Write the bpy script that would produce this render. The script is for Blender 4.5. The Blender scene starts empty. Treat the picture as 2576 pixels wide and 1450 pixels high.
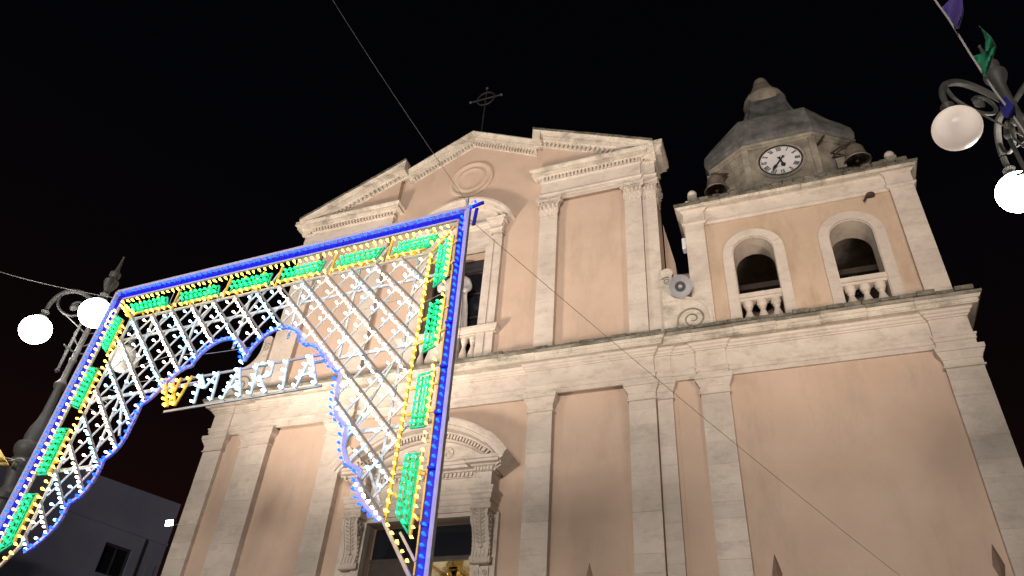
import bpy, bmesh, math, random
from math import sin, cos, pi, radians, sqrt, atan2
from mathutils import Vector, Matrix
from mathutils.geometry import tessellate_polygon
random.seed(7)
scene = bpy.context.scene

# ------------------------------------------------------------------ camera
YAW, PITCH, ROLL = 0.40429028, 0.64930318, 0.08157602
cam_data = bpy.data.cameras.new('camera')
cam = bpy.data.objects.new('camera', cam_data)
scene.collection.objects.link(cam)
CAM = Vector((0, 0, 1.6))
cam.location = CAM
RCW = Matrix.Rotation(YAW, 3, 'Z') @ Matrix.Rotation(pi/2 + PITCH, 3, 'X') @ Matrix.Rotation(ROLL, 3, 'Z')
cam.rotation_euler = RCW.to_euler()
cam_data.sensor_fit = 'HORIZONTAL'
cam_data.sensor_width = 36
cam_data.lens = 36 * 1858.344 / 2576
cam_data.clip_start = 0.05
cam_data.clip_end = 500
scene.camera = cam

# ------------------------------------------------------------------ night sky, exposure
world = bpy.data.worlds.new('World'); scene.world = world; world.use_nodes = True
nt = world.node_tree; nt.nodes.clear()
wo = nt.nodes.new('ShaderNodeOutputWorld'); bg = nt.nodes.new('ShaderNodeBackground')
tc = nt.nodes.new('ShaderNodeTexCoord'); sp = nt.nodes.new('ShaderNodeSeparateXYZ'); cr = nt.nodes.new('ShaderNodeValToRGB')
nt.links.new(tc.outputs['Generated'], sp.inputs[0]); nt.links.new(sp.outputs['Z'], cr.inputs[0])
e = cr.color_ramp.elements
e[0].position = 0.0; e[0].color = (0.015, 0.0045, 0.0028, 1)
e[1].position = 1.0; e[1].color = (0.0008, 0.0009, 0.0016, 1)
m = e.new(0.45); m.color = (0.0030, 0.0016, 0.0017, 1)
m = e.new(0.70); m.color = (0.0010, 0.0011, 0.0020, 1)
nt.links.new(cr.outputs[0], bg.inputs[0]); bg.inputs[1].default_value = 1.0
nt.links.new(bg.outputs[0], wo.inputs[0])
scene.view_settings.view_transform = 'Standard'
scene.view_settings.look = 'None'
scene.view_settings.exposure = -0.03
scene.view_settings.gamma = 1.0
scene.cycles.use_denoising = True
scene.cycles.max_bounces = 6
scene.cycles.sample_clamp_indirect = 4.0
scene.cycles.use_light_tree = True
LAMP = 48.0       # radiance of the street lamp globes that are lit
BULB = 0.5        # multiplier of the festive bulbs

# ------------------------------------------------------------------ materials
def mat_new(name):
    m = bpy.data.materials.new(name); m.use_nodes = True
    t = m.node_tree; t.nodes.clear()
    o = t.nodes.new('ShaderNodeOutputMaterial'); b = t.nodes.new('ShaderNodeBsdfPrincipled')
    t.links.new(b.outputs[0], o.inputs[0])
    return m, t, b
def surf(name, c1, c2, scale=2.0, rough=0.85, detail=8, bump=0.15, stain=None, stain_amt=0.5, stain_scale=0.9,
         rnd=0.0, metallic=0.0, fine=0.06, bump_scale=30, stain_stretch=(1, 1, 1), topdirt=0.0):
    """mottled procedural surface: two tones, stains with a shape of their own, fine grain and relief"""
    m, t, b = mat_new(name); N = t.nodes.new; L = t.links.new
    g = N('ShaderNodeNewGeometry')
    n1 = N('ShaderNodeTexNoise'); n1.inputs['Scale'].default_value = scale; n1.inputs['Detail'].default_value = detail
    n1.inputs['Roughness'].default_value = 0.62
    L(g.outputs['Position'], n1.inputs['Vector'])
    r1 = N('ShaderNodeValToRGB'); r1.color_ramp.elements[0].position = 0.35; r1.color_ramp.elements[1].position = 0.68
    r1.color_ramp.elements[0].color = (*c1, 1); r1.color_ramp.elements[1].color = (*c2, 1)
    L(n1.outputs['Fac'], r1.inputs[0]); col = r1.outputs[0]
    if rnd:
        oi = N('ShaderNodeObjectInfo'); mr = N('ShaderNodeMapRange')
        mr.inputs['To Min'].default_value = 1 - rnd; mr.inputs['To Max'].default_value = 1 + rnd * 0.6
        L(oi.outputs['Random'], mr.inputs['Value'])
        mx = N('ShaderNodeVectorMath'); mx.operation = 'SCALE'
        L(col, mx.inputs[0]); L(mr.outputs[0], mx.inputs['Scale']); col = mx.outputs[0]
    if stain:
        mp = N('ShaderNodeMapping'); mp.inputs['Scale'].default_value = stain_stretch
        L(g.outputs['Position'], mp.inputs['Vector'])
        n2 = N('ShaderNodeTexNoise'); n2.inputs['Scale'].default_value = stain_scale; n2.inputs['Detail'].default_value = 10
        n2.inputs['Roughness'].default_value = 0.7; n2.inputs['Distortion'].default_value = 0.05
        L(mp.outputs[0], n2.inputs['Vector'])
        r2 = N('ShaderNodeValToRGB'); r2.color_ramp.elements[0].position = 0.5; r2.color_ramp.elements[1].position = 0.72
        r2.color_ramp.elements[0].color = (0, 0, 0, 1); r2.color_ramp.elements[1].color = (1, 1, 1, 1)
        L(n2.outputs['Fac'], r2.inputs[0])
        ml = N('ShaderNodeMath'); ml.operation = 'MULTIPLY'; ml.inputs[1].default_value = stain_amt
        L(r2.outputs[0], ml.inputs[0]); fac = ml.outputs[0]
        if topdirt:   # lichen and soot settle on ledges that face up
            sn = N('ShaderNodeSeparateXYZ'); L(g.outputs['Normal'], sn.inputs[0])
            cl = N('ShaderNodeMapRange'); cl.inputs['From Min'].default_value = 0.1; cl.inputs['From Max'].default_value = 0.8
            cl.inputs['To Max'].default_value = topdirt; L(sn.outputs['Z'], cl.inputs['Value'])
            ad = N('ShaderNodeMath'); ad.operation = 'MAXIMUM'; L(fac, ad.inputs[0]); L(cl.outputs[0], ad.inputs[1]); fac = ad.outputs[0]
        mx2 = N('ShaderNodeMix'); mx2.data_type = 'RGBA'; mx2.inputs['B'].default_value = (*stain, 1)
        L(fac, mx2.inputs['Factor']); L(col, mx2.inputs['A']); col = mx2.outputs['Result']
    n3 = N('ShaderNodeTexNoise'); n3.inputs['Scale'].default_value = bump_scale; n3.inputs['Detail'].default_value = 6
    L(g.outputs['Position'], n3.inputs['Vector'])
    if fine:
        mr2 = N('ShaderNodeMapRange'); mr2.inputs['To Min'].default_value = 1 - fine; mr2.inputs['To Max'].default_value = 1 + fine
        L(n3.outputs['Fac'], mr2.inputs['Value'])
        mx3 = N('ShaderNodeVectorMath'); mx3.operation = 'SCALE'; L(col, mx3.inputs[0]); L(mr2.outputs[0], mx3.inputs['Scale']); col = mx3.outputs[0]
    L(col, b.inputs['Base Color'])
    b.inputs['Roughness'].default_value = rough; b.inputs['Metallic'].default_value = metallic
    if bump:
        bp = N('ShaderNodeBump'); bp.inputs['Strength'].default_value = bump; bp.inputs['Distance'].default_value = 0.02
        L(n3.outputs['Fac'], bp.inputs['Height']); L(bp.outputs[0], b.inputs['Normal'])
    return m
def glow(name, color, strength, base=None):
    m, t, b = mat_new(name)
    b.inputs['Base Color'].default_value = (*(base or color), 1)
    b.inputs['Emission Color'].default_value = (*color, 1); b.inputs['Emission Strength'].default_value = strength
    b.inputs['Roughness'].default_value = 0.3
    return m
M = {}
M['plaster'] = surf('peach plaster', (0.50, 0.368, 0.28), (0.57, 0.43, 0.333), scale=0.7, stain=(0.37, 0.285, 0.215), stain_amt=0.6, stain_scale=1.1, bump=0.2, stain_stretch=(1, 1, 0.28))
M['tower_plaster'] = surf('ochre tower plaster', (0.46, 0.345, 0.245), (0.535, 0.405, 0.30), scale=0.9, stain=(0.31, 0.215, 0.14), stain_amt=0.65, stain_scale=1.2, bump=0.2, stain_stretch=(1, 1, 0.3))
M['stone'] = surf('pale limestone', (0.52, 0.452, 0.385), (0.625, 0.55, 0.475), scale=1.6, stain=(0.25, 0.215, 0.17), stain_amt=0.55, stain_scale=2.2, stain_stretch=(1, 1, 1.7), rnd=0.0, bump=0.3, fine=0.09, bump_scale=22)
M['ashlar'] = surf('limestone block', (0.52, 0.452, 0.385), (0.625, 0.55, 0.475), scale=1.3, stain=(0.31, 0.265, 0.22), stain_amt=0.5, stain_scale=2.6, rnd=0.09, stain_stretch=(1, 1, 1.7), bump=0.3, fine=0.09, bump_scale=22)
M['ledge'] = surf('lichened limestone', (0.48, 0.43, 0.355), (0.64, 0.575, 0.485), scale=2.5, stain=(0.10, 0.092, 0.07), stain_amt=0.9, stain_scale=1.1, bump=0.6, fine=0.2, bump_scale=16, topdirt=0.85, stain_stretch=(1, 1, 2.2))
M['moss'] = surf('black lichened ledge stone', (0.06, 0.057, 0.04), (0.22, 0.20, 0.155), scale=3.5, stain=(0.045, 0.045, 0.03), stain_amt=0.9, stain_scale=2.2, bump=0.9, fine=0.25, bump_scale=14)
M['lip'] = surf('grey weathered ledge stone', (0.12, 0.11, 0.085), (0.36, 0.325, 0.265), scale=1.6, stain=(0.06, 0.058, 0.04), stain_amt=0.9, stain_scale=1.3, bump=0.8, fine=0.22, bump_scale=14)
M['spear'] = surf('brown painted iron', (0.16, 0.10, 0.07), (0.23, 0.15, 0.11), scale=12, rough=0.6, bump=0.2)
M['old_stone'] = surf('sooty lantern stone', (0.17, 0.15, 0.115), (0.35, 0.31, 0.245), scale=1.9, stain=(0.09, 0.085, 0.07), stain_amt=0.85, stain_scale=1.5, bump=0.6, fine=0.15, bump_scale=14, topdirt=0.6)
M['roof_stone'] = surf('blackened roof stone', (0.06, 0.06, 0.057), (0.17, 0.165, 0.155), scale=2.2, stain=(0.06, 0.06, 0.055), stain_amt=0.8, stain_scale=2.0, bump=0.8, fine=0.2, bump_scale=10)
M['marble'] = surf('grey statue marble', (0.42, 0.39, 0.37), (0.55, 0.52, 0.5), scale=3, rough=0.5, bump=0.1)
M['iron'] = surf('grey painted cast iron', (0.045, 0.046, 0.044), (0.065, 0.066, 0.062), scale=6, rough=0.6, metallic=0.2, bump=0.1)
M['dark_iron'] = surf('rusty dark iron', (0.05, 0.035, 0.028), (0.11, 0.07, 0.05), scale=9, rough=0.6, metallic=0.5, bump=0.3)
M['bronze'] = surf('dull bronze', (0.15, 0.12, 0.095), (0.24, 0.20, 0.16), scale=6, rough=0.6, metallic=0.3, bump=0.3)
M['wood'] = surf('white painted wood', (0.46, 0.43, 0.43), (0.56, 0.53, 0.53), scale=8, rough=0.6, bump=0.1)
M['wood_shaded'] = surf('shaded taupe batten', (0.22, 0.20, 0.195), (0.30, 0.28, 0.275), scale=8, rough=0.7, bump=0.1)  # front battens get little bulb light; their shade is put into the colour
M['wood_w'] = surf('white painted batten', (0.62, 0.60, 0.60), (0.74, 0.72, 0.73), scale=8, rough=0.5, bump=0.1)
M['wood_yellow_lit'] = surf('wood tinted by yellow bulbs', (0.72, 0.46, 0.06), (0.82, 0.55, 0.10), scale=8, rough=0.6, bump=0.1)  # yellow bulb light is put into the wood colour
M['wood_green_lit'] = surf('wood tinted by green bulbs', (0.005, 0.50, 0.36), (0.01, 0.6, 0.44), scale=8, rough=0.6, bump=0.1)  # green cast of the bulbs is painted into these slats
M['wood_blue_lit'] = surf('board tinted by blue bulbs', (0.003, 0.008, 0.30), (0.004, 0.012, 0.40), scale=8, rough=0.5, bump=0.1)  # pale boards; the blue light of their bulbs is put into the colour
M['gold'] = surf('gilded stucco', (0.42, 0.28, 0.08), (0.62, 0.45, 0.16), scale=9, rough=0.35, metallic=0.7, bump=0.3)
M['cream'] = surf('cream interior plaster', (0.62, 0.58, 0.48), (0.7, 0.66, 0.56), scale=1.5, bump=0.05)
M['pavement'] = surf('grey paving', (0.13, 0.125, 0.12), (0.2, 0.19, 0.18), scale=0.8, stain=(0.09, 0.085, 0.08), stain_amt=0.6, bump=0.4)
M['bluish_render'] = surf('grey rendered wall', (0.20, 0.21, 0.30), (0.26, 0.27, 0.37), scale=0.5, stain=(0.22, 0.22, 0.26), stain_amt=0.6, stain_scale=0.35, bump=0.2)
M['brown_wall'] = surf('brown rendered wall', (0.26, 0.15, 0.11), (0.33, 0.2, 0.15), scale=0.7, stain=(0.14, 0.09, 0.07), stain_amt=0.6, bump=0.2)
M['tile'] = surf('clay roof tile', (0.24, 0.12, 0.07), (0.34, 0.19, 0.12), scale=3, bump=0.4)
M['white_plastic'] = surf('white plastic housing', (0.6, 0.6, 0.6), (0.7, 0.7, 0.7), rough=0.4, bump=0)
M['horn'] = surf('grey loudspeaker paint', (0.33, 0.33, 0.35), (0.42, 0.42, 0.44), rough=0.45, bump=0)
M['dial'] = surf('white clock enamel', (0.62, 0.60, 0.60), (0.7, 0.68, 0.68), scale=1.5, rough=0.35, bump=0, stain=(0.45, 0.42, 0.4), stain_amt=0.3, stain_scale=3)
M['black'] = surf('black paint', (0.016, 0.015, 0.015), (0.03, 0.028, 0.028), rough=0.5, bump=0)
M['dark_wood'] = surf('dark door wood', (0.03, 0.02, 0.015), (0.055, 0.038, 0.028), scale=5, rough=0.5, bump=0.2)
M['cable'] = surf('grey cable', (0.10, 0.095, 0.09), (0.15, 0.14, 0.13), rough=0.6, bump=0)
M['cable_pale'] = surf('pale rope', (0.3, 0.29, 0.28), (0.38, 0.36, 0.35), rough=0.7, bump=0)
def cloth(name, c):
    m = surf(name, c, tuple(min(1, x * 1.25) for x in c), scale=7, rough=0.8, bump=0.1)
    b = [n for n in m.node_tree.nodes if n.type == 'BSDF_PRINCIPLED'][0]
    b.inputs['Transmission Weight'].default_value = 0.0
    return m
M['flag_violet'] = cloth('violet pennant cloth', (0.05, 0.03, 0.17)); M['flag_green'] = cloth('green pennant cloth', (0.01, 0.18, 0.085))
M['flag_blue'] = cloth('blue pennant cloth', (0.012, 0.012, 0.17)); M['flag_yellow'] = cloth('yellow pennant cloth', (0.75, 0.55, 0.16))
def glass():
    m, t, b = mat_new('dark window glass'); b.inputs['Base Color'].default_value = (0.012, 0.014, 0.02, 1)
    b.inputs['Roughness'].default_value = 0.12; b.inputs['Specular IOR Level'].default_value = 0.6
    n = t.nodes.new('ShaderNodeTexNoise'); n.inputs['Scale'].default_value = 1.3
    bp = t.nodes.new('ShaderNodeBump'); bp.inputs['Strength'].default_value = 0.08
    t.links.new(n.outputs['Fac'], bp.inputs['Height']); t.links.new(bp.outputs[0], b.inputs['Normal']); return m
M['glass'] = glass()
def opal():
    m, t, b = mat_new('opal glass globe'); b.inputs['Base Color'].default_value = (0.52, 0.50, 0.46, 1)
    b.inputs['Roughness'].default_value = 0.12; b.inputs['Subsurface Weight'].default_value = 1.0; b.inputs['Subsurface Radius'].default_value = (0.5, 0.42, 0.36); b.inputs['Subsurface Scale'].default_value = 0.25; return m
M['opal'] = opal()
M['lit'] = glow('lit opal globe', (1.0, 0.93, 0.86), LAMP, (0.9, 0.9, 0.9))
M['flood'] = glow('lit floodlight lens', (0.85, 1.0, 0.93), 30)
M['b_blue'] = glow('blue bulb', (0.001, 0.022, 1.0), 34.0 * BULB)
M['b_yellow'] = glow('yellow bulb', (1.0, 0.62, 0.07), 16.0 * BULB)
M['b_green'] = glow('green bulb', (0.010, 1.0, 0.17), 9.0 * BULB)
M['b_cool'] = glow('cool white bulb', (0.36, 0.76, 1.0), 20.0 * BULB)
M['b_warm'] = glow('warm white bulb', (1.0, 0.90, 0.70), 19.0 * BULB)

# ------------------------------------------------------------------ helpers
col = scene.collection
def link(o): col.objects.link(o); return o
def thing(name, label, cat, loc=(0, 0, 0), rz=0, group=None):
    o = bpy.data.objects.new(name, None); link(o); o.location = loc; o.rotation_euler = (0, 0, rz)
    o.empty_display_size = 0.2
    tag(o, label, cat, group); return o
def tag(o, label=None, cat=None, group=None, kind=None):
    if label: o['label'] = label
    if cat: o['category'] = cat
    if group: o['group'] = group
    if kind: o['kind'] = kind
    return o
class MB:
    def __init__(s): s.v = []; s.f = []
    def add(s, vs, fs):
        n = len(s.v); s.v += [tuple(p) for p in vs]; s.f += [tuple(i + n for i in f) for f in fs]; return s
    def box(s, x0, x1, y0, y1, z0, z1):
        return s.add([(x0, y0, z0), (x1, y0, z0), (x1, y1, z0), (x0, y1, z0), (x0, y0, z1), (x1, y0, z1), (x1, y1, z1), (x0, y1, z1)],
                     [(0, 3, 2, 1), (4, 5, 6, 7), (0, 1, 5, 4), (1, 2, 6, 5), (2, 3, 7, 6), (3, 0, 4, 7)])
    def obox(s, c, ax, ay, az):
        c, ax, ay, az = map(Vector, (c, ax, ay, az)); vs = []
        for k in (-1, 1):
            for (i, j) in ((-1, -1), (1, -1), (1, 1), (-1, 1)): vs.append(c + ax * i + ay * j + az * k)
        return s.add(vs, [(0, 3, 2, 1), (4, 5, 6, 7), (0, 1, 5, 4), (1, 2, 6, 5), (2, 3, 7, 6), (3, 0, 4, 7)])
    def loft(s, rings, closed=True, cap=True):
        n = len(rings[0]); b = len(s.v)
        for r in rings: s.v += [tuple(p) for p in r]
        m = n if closed else n - 1
        for i in range(len(rings) - 1):
            for j in range(m):
                k = (j + 1) % n
                s.f.append((b + i*n + j, b + i*n + k, b + (i+1)*n + k, b + (i+1)*n + j))
        if cap:
            s.f.append(tuple(b + j for j in range(n))[::-1]); e = b + (len(rings)-1)*n; s.f.append(tuple(e + j for j in range(n)))
        return s
    def lathe(s, c, prof, seg=16, axis='Z', rot=0, sx=1, sy=1):
        c = Vector(c); rings = []
        for r, h in prof:
            ring = []
            for i in range(seg):
                a = 2*pi*i/seg + rot; p = (r*cos(a)*sx, r*sin(a)*sy, h)
                if axis == 'Y': p = (p[0], -p[2], p[1])
                if axis == 'X': p = (p[2], p[0], p[1])
                ring.append(c + Vector(p))
            rings.append(ring)
        return s.loft(rings)
    def tube(s, pts, r, seg=6, closed=False):
        pts = [Vector(p) for p in pts]; rings = []; up = Vector((0.13, 0.21, 1)).normalized(); n = len(pts)
        for i, p in enumerate(pts):
            d = (pts[min(i+1, n-1)] - pts[max(i-1, 0)]).normalized()
            a = d.cross(up)
            if a.length < 1e-3: a = d.cross(Vector((1, 0, 0)))
            a.normalize(); b = d.cross(a).normalized(); rr = r[i] if isinstance(r, (list, tuple)) else r
            rings.append([p + a*cos(2*pi*k/seg)*rr + b*sin(2*pi*k/seg)*rr for k in range(seg)])
        return s.loft(rings)
    def ribbon(s, pts, w, y0, y1):
        """band of width w following an XZ polyline, from depth y0 to y1"""
        n = len(pts); rings = []
        for i, (x, z) in enumerate(pts):
            a = pts[max(i-1, 0)]; b = pts[min(i+1, n-1)]; d = Vector((b[0]-a[0], b[1]-a[1])).normalized(); nx, nz = -d.y, d.x
            rings.append([(x + nx*w/2, y0, z + nz*w/2), (x - nx*w/2, y0, z - nz*w/2), (x - nx*w/2, y1, z - nz*w/2), (x + nx*w/2, y1, z + nz*w/2)])
        return s.loft(rings)
    def sweep(s, path, prof):
        """horizontal moulding: path of (x,y) walked with the outside on the right, profile of (projection,z)"""
        n = len(path); P = [Vector(p) for p in path]; nm = []
        for i in range(n - 1):
            d = (P[i+1] - P[i]).normalized(); nm.append(Vector((d.y, -d.x)))
        rings = []
        for i in range(n):
            if i == 0: m = nm[0]
            elif i == n-1: m = nm[-1]
            else:
                a, b = nm[i-1], nm[i]; m = (a + b) / max(0.2, 1 + a.dot(b))
            rings.append([(P[i].x + m.x*p, P[i].y + m.y*p, z) for p, z in prof])
        return s.loft(rings, closed=True)
    def rake(s, path, prof, y):
        """sloping moulding: path of (x,z) top line, profile of (projection, drop below the top line)"""
        return s.loft([[(x, y - p, z - dz) for p, dz in prof] for x, z in path])
    def plate(s, outer, holes, y0, y1):
        loops = [outer] + holes; flat = [p for l in loops for p in l]; n = len(flat)
        tris = tessellate_polygon([[Vector((p[0], p[1], 0)) for p in l] for l in loops])
        vs = [(p[0], y0, p[1]) for p in flat] + [(p[0], y1, p[1]) for p in flat]; fs = []
        for t in tris: fs.append(tuple(t)); fs.append(tuple(i + n for i in t)[::-1])
        k = 0
        for l in loops:
            m = len(l)
            for i in range(m):
                a, b = k + i, k + (i+1) % m; fs.append((a, b, b + n, a + n))
            k += m
        return s.add(vs, fs)
    def mesh(s, name, mat=None, smooth=False, bevel=0):
        me = bpy.data.meshes.new(name); me.from_pydata(s.v, [], s.f)
        bm = bmesh.new(); bm.from_mesh(me); bmesh.ops.recalc_face_normals(bm, faces=bm.faces)
        if bevel: bmesh.ops.bevel(bm, geom=list(bm.edges), offset=bevel, segments=1, affect='EDGES', profile=0.5)
        bm.to_mesh(me); bm.free()
        if mat: me.materials.append(M[mat])
        if smooth:
            me.shade_smooth()
            try: me.set_sharp_from_angle(angle=radians(38))
            except Exception: pass
        return me
    def build(s, name, mat, parent=None, smooth=False, bevel=0):
        o = bpy.data.objects.new(name, s.mesh(name, mat, smooth, bevel)); link(o)
        if parent: o.parent = parent
        return o
def inst(name, me, parent, loc=(0, 0, 0), rot=(0, 0, 0), scale=(1, 1, 1)):
    o = bpy.data.objects.new(name, me); link(o); o.parent = parent; o.location = loc; o.rotation_euler = rot; o.scale = scale; return o
def arc(cx, cz, r, a0, a1, n, sx=1):
    return [(cx + r*sx*cos(a0 + (a1-a0)*i/n), cz + r*sin(a0 + (a1-a0)*i/n)) for i in range(n+1)]
def spiral(cx, cz, r0, r1, a0, turns, n=40):
    return [(cx + (r0 + (r1-r0)*(i/n)**0.8)*cos(a0 + turns*2*pi*i/n), cz + (r0 + (r1-r0)*(i/n)**0.8)*sin(a0 + turns*2*pi*i/n)) for i in range(n+1)]
def smooth_line(pts, k=5):
    out = []; n = len(pts)
    for i in range(n-1):
        p0, p1, p2, p3 = pts[max(i-1, 0)], pts[i], pts[i+1], pts[min(i+2, n-1)]
        for j in range(k):
            t = j/k
            out.append(tuple(0.5*((2*p1[c]) + (-p0[c]+p2[c])*t + (2*p0[c]-5*p1[c]+4*p2[c]-p3[c])*t*t + (-p0[c]+3*p1[c]-3*p2[c]+p3[c])*t**3) for c in range(len(p1))))
    out.append(tuple(pts[-1])); return out
FPX = 1858.344
def at(u, v, y):
    """point of the place that lies on the sight line of full-view pixel (u,v) at depth y"""
    d = RCW @ Vector(((u - 1288)/FPX, -(v - 725)/FPX, -1)); return CAM + d * (y / d.y)

# ------------------------------------------------------------------ ground and steps
g = MB(); g.box(-150, 150, -150, 200, -0.5, 0); tag(g.build('ground', 'pavement'), kind='structure')
GX = -8.8   # centre line of the church front

church = thing('church', 'baroque church front in peach plaster and pale stone with a bell tower on its right', 'church', (GX, 16, 0))
church_inv = Vector((-GX, -16, 0))
class CB(MB):
    """mesh builder in world coordinates whose result becomes a part (or sub-part) of the church"""
    def build(s, name, mat, parent=None, smooth=False, bevel=0):
        p = parent or church
        off = Vector((-GX, -16, 0))
        s.v = [(v[0] + off.x, v[1] + off.y, v[2]) for v in s.v]
        o = bpy.data.objects.new(name, s.mesh(name, mat, smooth, bevel)); link(o); o.parent = p; return o
def cinst(name, me, parent, loc, rot=(0, 0, 0), scale=(1, 1, 1)):
    return inst(name, me, parent, (loc[0] - GX, loc[1] - 16, loc[2]), rot, scale)
def node(name, parent=church):   # a part that only groups its own pieces
    o = bpy.data.objects.new(name, None); link(o); o.parent = parent; o.empty_display_size = 0.1; return o
unit = MB().box(-0.5, 0.5, -0.5, 0.5, -0.5, 0.5)
stone_me = MB().box(-0.5, 0.5, -0.5, 0.5, -0.5, 0.5).mesh('stone', 'ashlar')
dentil_me = MB().box(-0.5, 0.5, -0.5, 0.5, -0.5, 0.5).mesh('dentil', 'stone')

YW, YA, YB, YC, YM = 16.16, 15.95, 16.05, 16.03, 16.07
# steps and door sill
for i in range(8):
    CB().box(-13 - 0.0 + i*0.05, -4.6 - i*0.05, 12.9 + i*0.38, 16.4, i*0.16 + (0.001 if i else -0.02), (i+1)*0.16).build('step', 'stone')
# walls: nave front with door and window openings, aisle wall, side walls
door = [(-10.28, 1.28), (-7.30, 1.28), (-7.30, 7.95), (-10.28, 7.95)]
win = [(-9.77, 12.55), (-7.83, 12.55), (-7.83, 16.6), (-9.77, 16.6)]
lower = [(-15.85, 0), (-1.7, 0), (-1.7, 12.0), (-15.85, 12.0)]
CB().plate([(-15.3, 0), (-2.3, 0), (-2.3, 11.99), (-15.3, 11.99)], [door], YW, YW + 0.9).build('nave_wall', 'plaster')
upper_out = [(-15.15, 12.02), (-2.45, 12.02), (-2.45, 19.0), (-6.4, 20.9), (GX, 22.05), (-11.2, 20.9), (-15.15, 19.0)]
ow = [(x, z) for x, z in win]
CB().plate(upper_out, [ow], YW - 0.02, YW + 0.62).build('upper_wall', 'plaster')
CB().box(-2.298, 4.2, YW + 0.004, YW + 5.7, 0, 11.98).build('aisle_wall', 'plaster')
CB().box(-16.5, -15.302, YW + 0.004, YW + 3.0, 0, 11.98).build('aisle_wall', 'plaster')
# nave body behind the front and its brown side wall seen in the gap
CB().box(-13.6, -4.6, 16.95, 40, 14.25, 17.2).build('nave_body', 'brown_wall')
CB().box(-13.9, -13.42, 17.1, 40, 0, 14.24).build('nave_side', 'brown_wall')
CB().box(-4.78, -4.3, 17.1, 40, 0, 14.24).build('nave_side', 'brown_wall')
CB().plate([(-14.1, 17.2), (-4.1, 17.2), (GX, 19.4)], [], 17.0, 40).build('nave_roof', 'tile')
CB().box(-4.5, 0.3, 20.2, 20.7, 12, 17.6).build('transept_wall', 'brown_wall')
CB().box(-4.5, 0.3, 19.85, 20.15, 17.15, 17.28).build('gutter', 'stone')
# upper storey side return (buttress)
CB().plate([(-2.43, 12.2), (-2.05, 12.2), (-2.16, 15.4), (-2.43, 17.0)], [], 16.9, 17.3).build('buttress', 'plaster')

# ---- lower order
def pilaster(x0, x1, yf, z0, z1, capital, base=True, wall=YW, low=None, seed=0):
    rnd = random.Random(int(seed*100 + x0*31))
    core = CB().box(x0 + 0.006, x1 - 0.006, yf + 0.014, wall + 0.05, z0, z1).build('pilaster', 'stone')
    z = low if low is not None else z0
    if low is not None and low > z0: CB().box(x0, x1, yf, wall + 0.03, z0, low - 0.003).build('shaft_foot', 'stone', core)
    while z < z1 - 0.12:
        h = rnd.uniform(0.34, 0.56)
        if z + h > z1 - 0.2: h = z1 - z
        cinst('stone', stone_me, core, ((x0+x1)/2, (yf + wall)/2 + rnd.uniform(-0.003, 0.003), z + h/2), (0, 0, 0), (x1-x0 + rnd.uniform(-0.005, 0.002), wall - yf, h - 0.003))
        z += h
    capital(x0, x1, yf, z1, core, wall)
    if base:
        zb = z0
        CB().sweep([(x0, wall), (x0, yf), (x1, yf), (x1, wall)], [(-0.02, zb), (0.09, zb), (0.09, zb + 0.10), (0.05, zb + 0.13), (0.07, zb + 0.17), (0.03, zb + 0.21), (-0.02, zb + 0.22)]).build('base', 'stone', core)
    return core
def tuscan(x0, x1, yf, z1, core, wall):
    z = z1
    CB().sweep([(x0, wall), (x0, yf), (x1, yf), (x1, wall)],
               [(-0.02, z), (0.035, z + 0.01), (0.045, z + 0.035), (0.012, z + 0.06), (0.012, z + 0.20), (0.03, z + 0.21), (0.035, z + 0.25), (0.07, z + 0.31),
                (0.10, z + 0.36), (0.10, z + 0.375), (0.085, z + 0.38), (0.115, z + 0.39), (0.12, z + 0.50), (-0.02, z + 0.505)]).build('capital', 'stone', core)
P1R, P1L = (-6.14, -5.46), (-12.14, -11.46)
def mir(a, b): return (2*GX - b, 2*GX - a)
Z0 = 1.3
order = [(-6.10, -5.44, YA), (-3.46, -2.80, YA), (-2.77, -2.40, YB), (-1.72, -1.05, YC)]
for (a, b, y) in order:
    pilaster(a, b, y, 0.9, 10.55, tuscan, low=5.2)
    a2, b2 = mir(a, b)
    pilaster(a2, b2, y, 0.9, 10.55, tuscan, low=5.2, seed=3)
pilaster(3.50, 4.24, YC, 0.9, 10.50, tuscan, low=5.2, seed=5)
# entablature of the lower storey
def entab(path, z, name='entablature', bed=True):
    CB().sweep(path, [(-0.05, z), (0.0, z), (0.0, z + 0.12), (0.022, z + 0.125), (0.022, z + 0.21), (0.05, z + 0.235), (0.05, z + 0.27), (0.0, z + 0.275), (-0.05, z + 0.275)]).build('architrave', 'stone')
    CB().sweep(path, [(-0.05, z + 0.277), (-0.004, z + 0.277), (-0.004, z + 0.735), (-0.05, z + 0.735)]).build('frieze', 'stone')
    CB().sweep(path, [(-0.05, z + 0.737), (0.02, z + 0.737), (0.03, z + 0.77), (0.065, z + 0.785), (0.075, z + 0.83), (0.12, z + 0.86), (0.13, z + 0.90), (0.16, z + 0.915), (-0.05, z + 0.917)]).build('bed_moulding', 'stone')
ZE = 11.06
mainpath = [(-15.2, YW + 0.3), (-15.2, YB), (-14.82, YB), (-14.82, YA), (-11.42, YA), (-11.42, YM), (-6.18, YM), (-6.18, YA), (-2.79, YA), (-2.79, YB), (-2.39, YB), (-2.39, YM + 0.02), (-1.76, YM + 0.02), (-1.76, YC), (-1.03, YC), (-1.03, YM + 0.03), (3.46, YM + 0.03), (3.46, YC), (4.26, YC), (4.26, YW + 5)]
leftp = [(-16.57, YW + 3), (-16.57, YC), (-15.88, YC), (-15.88, YM), (-15.2, YM)]
entab(leftp + mainpath[1:], ZE)
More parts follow.
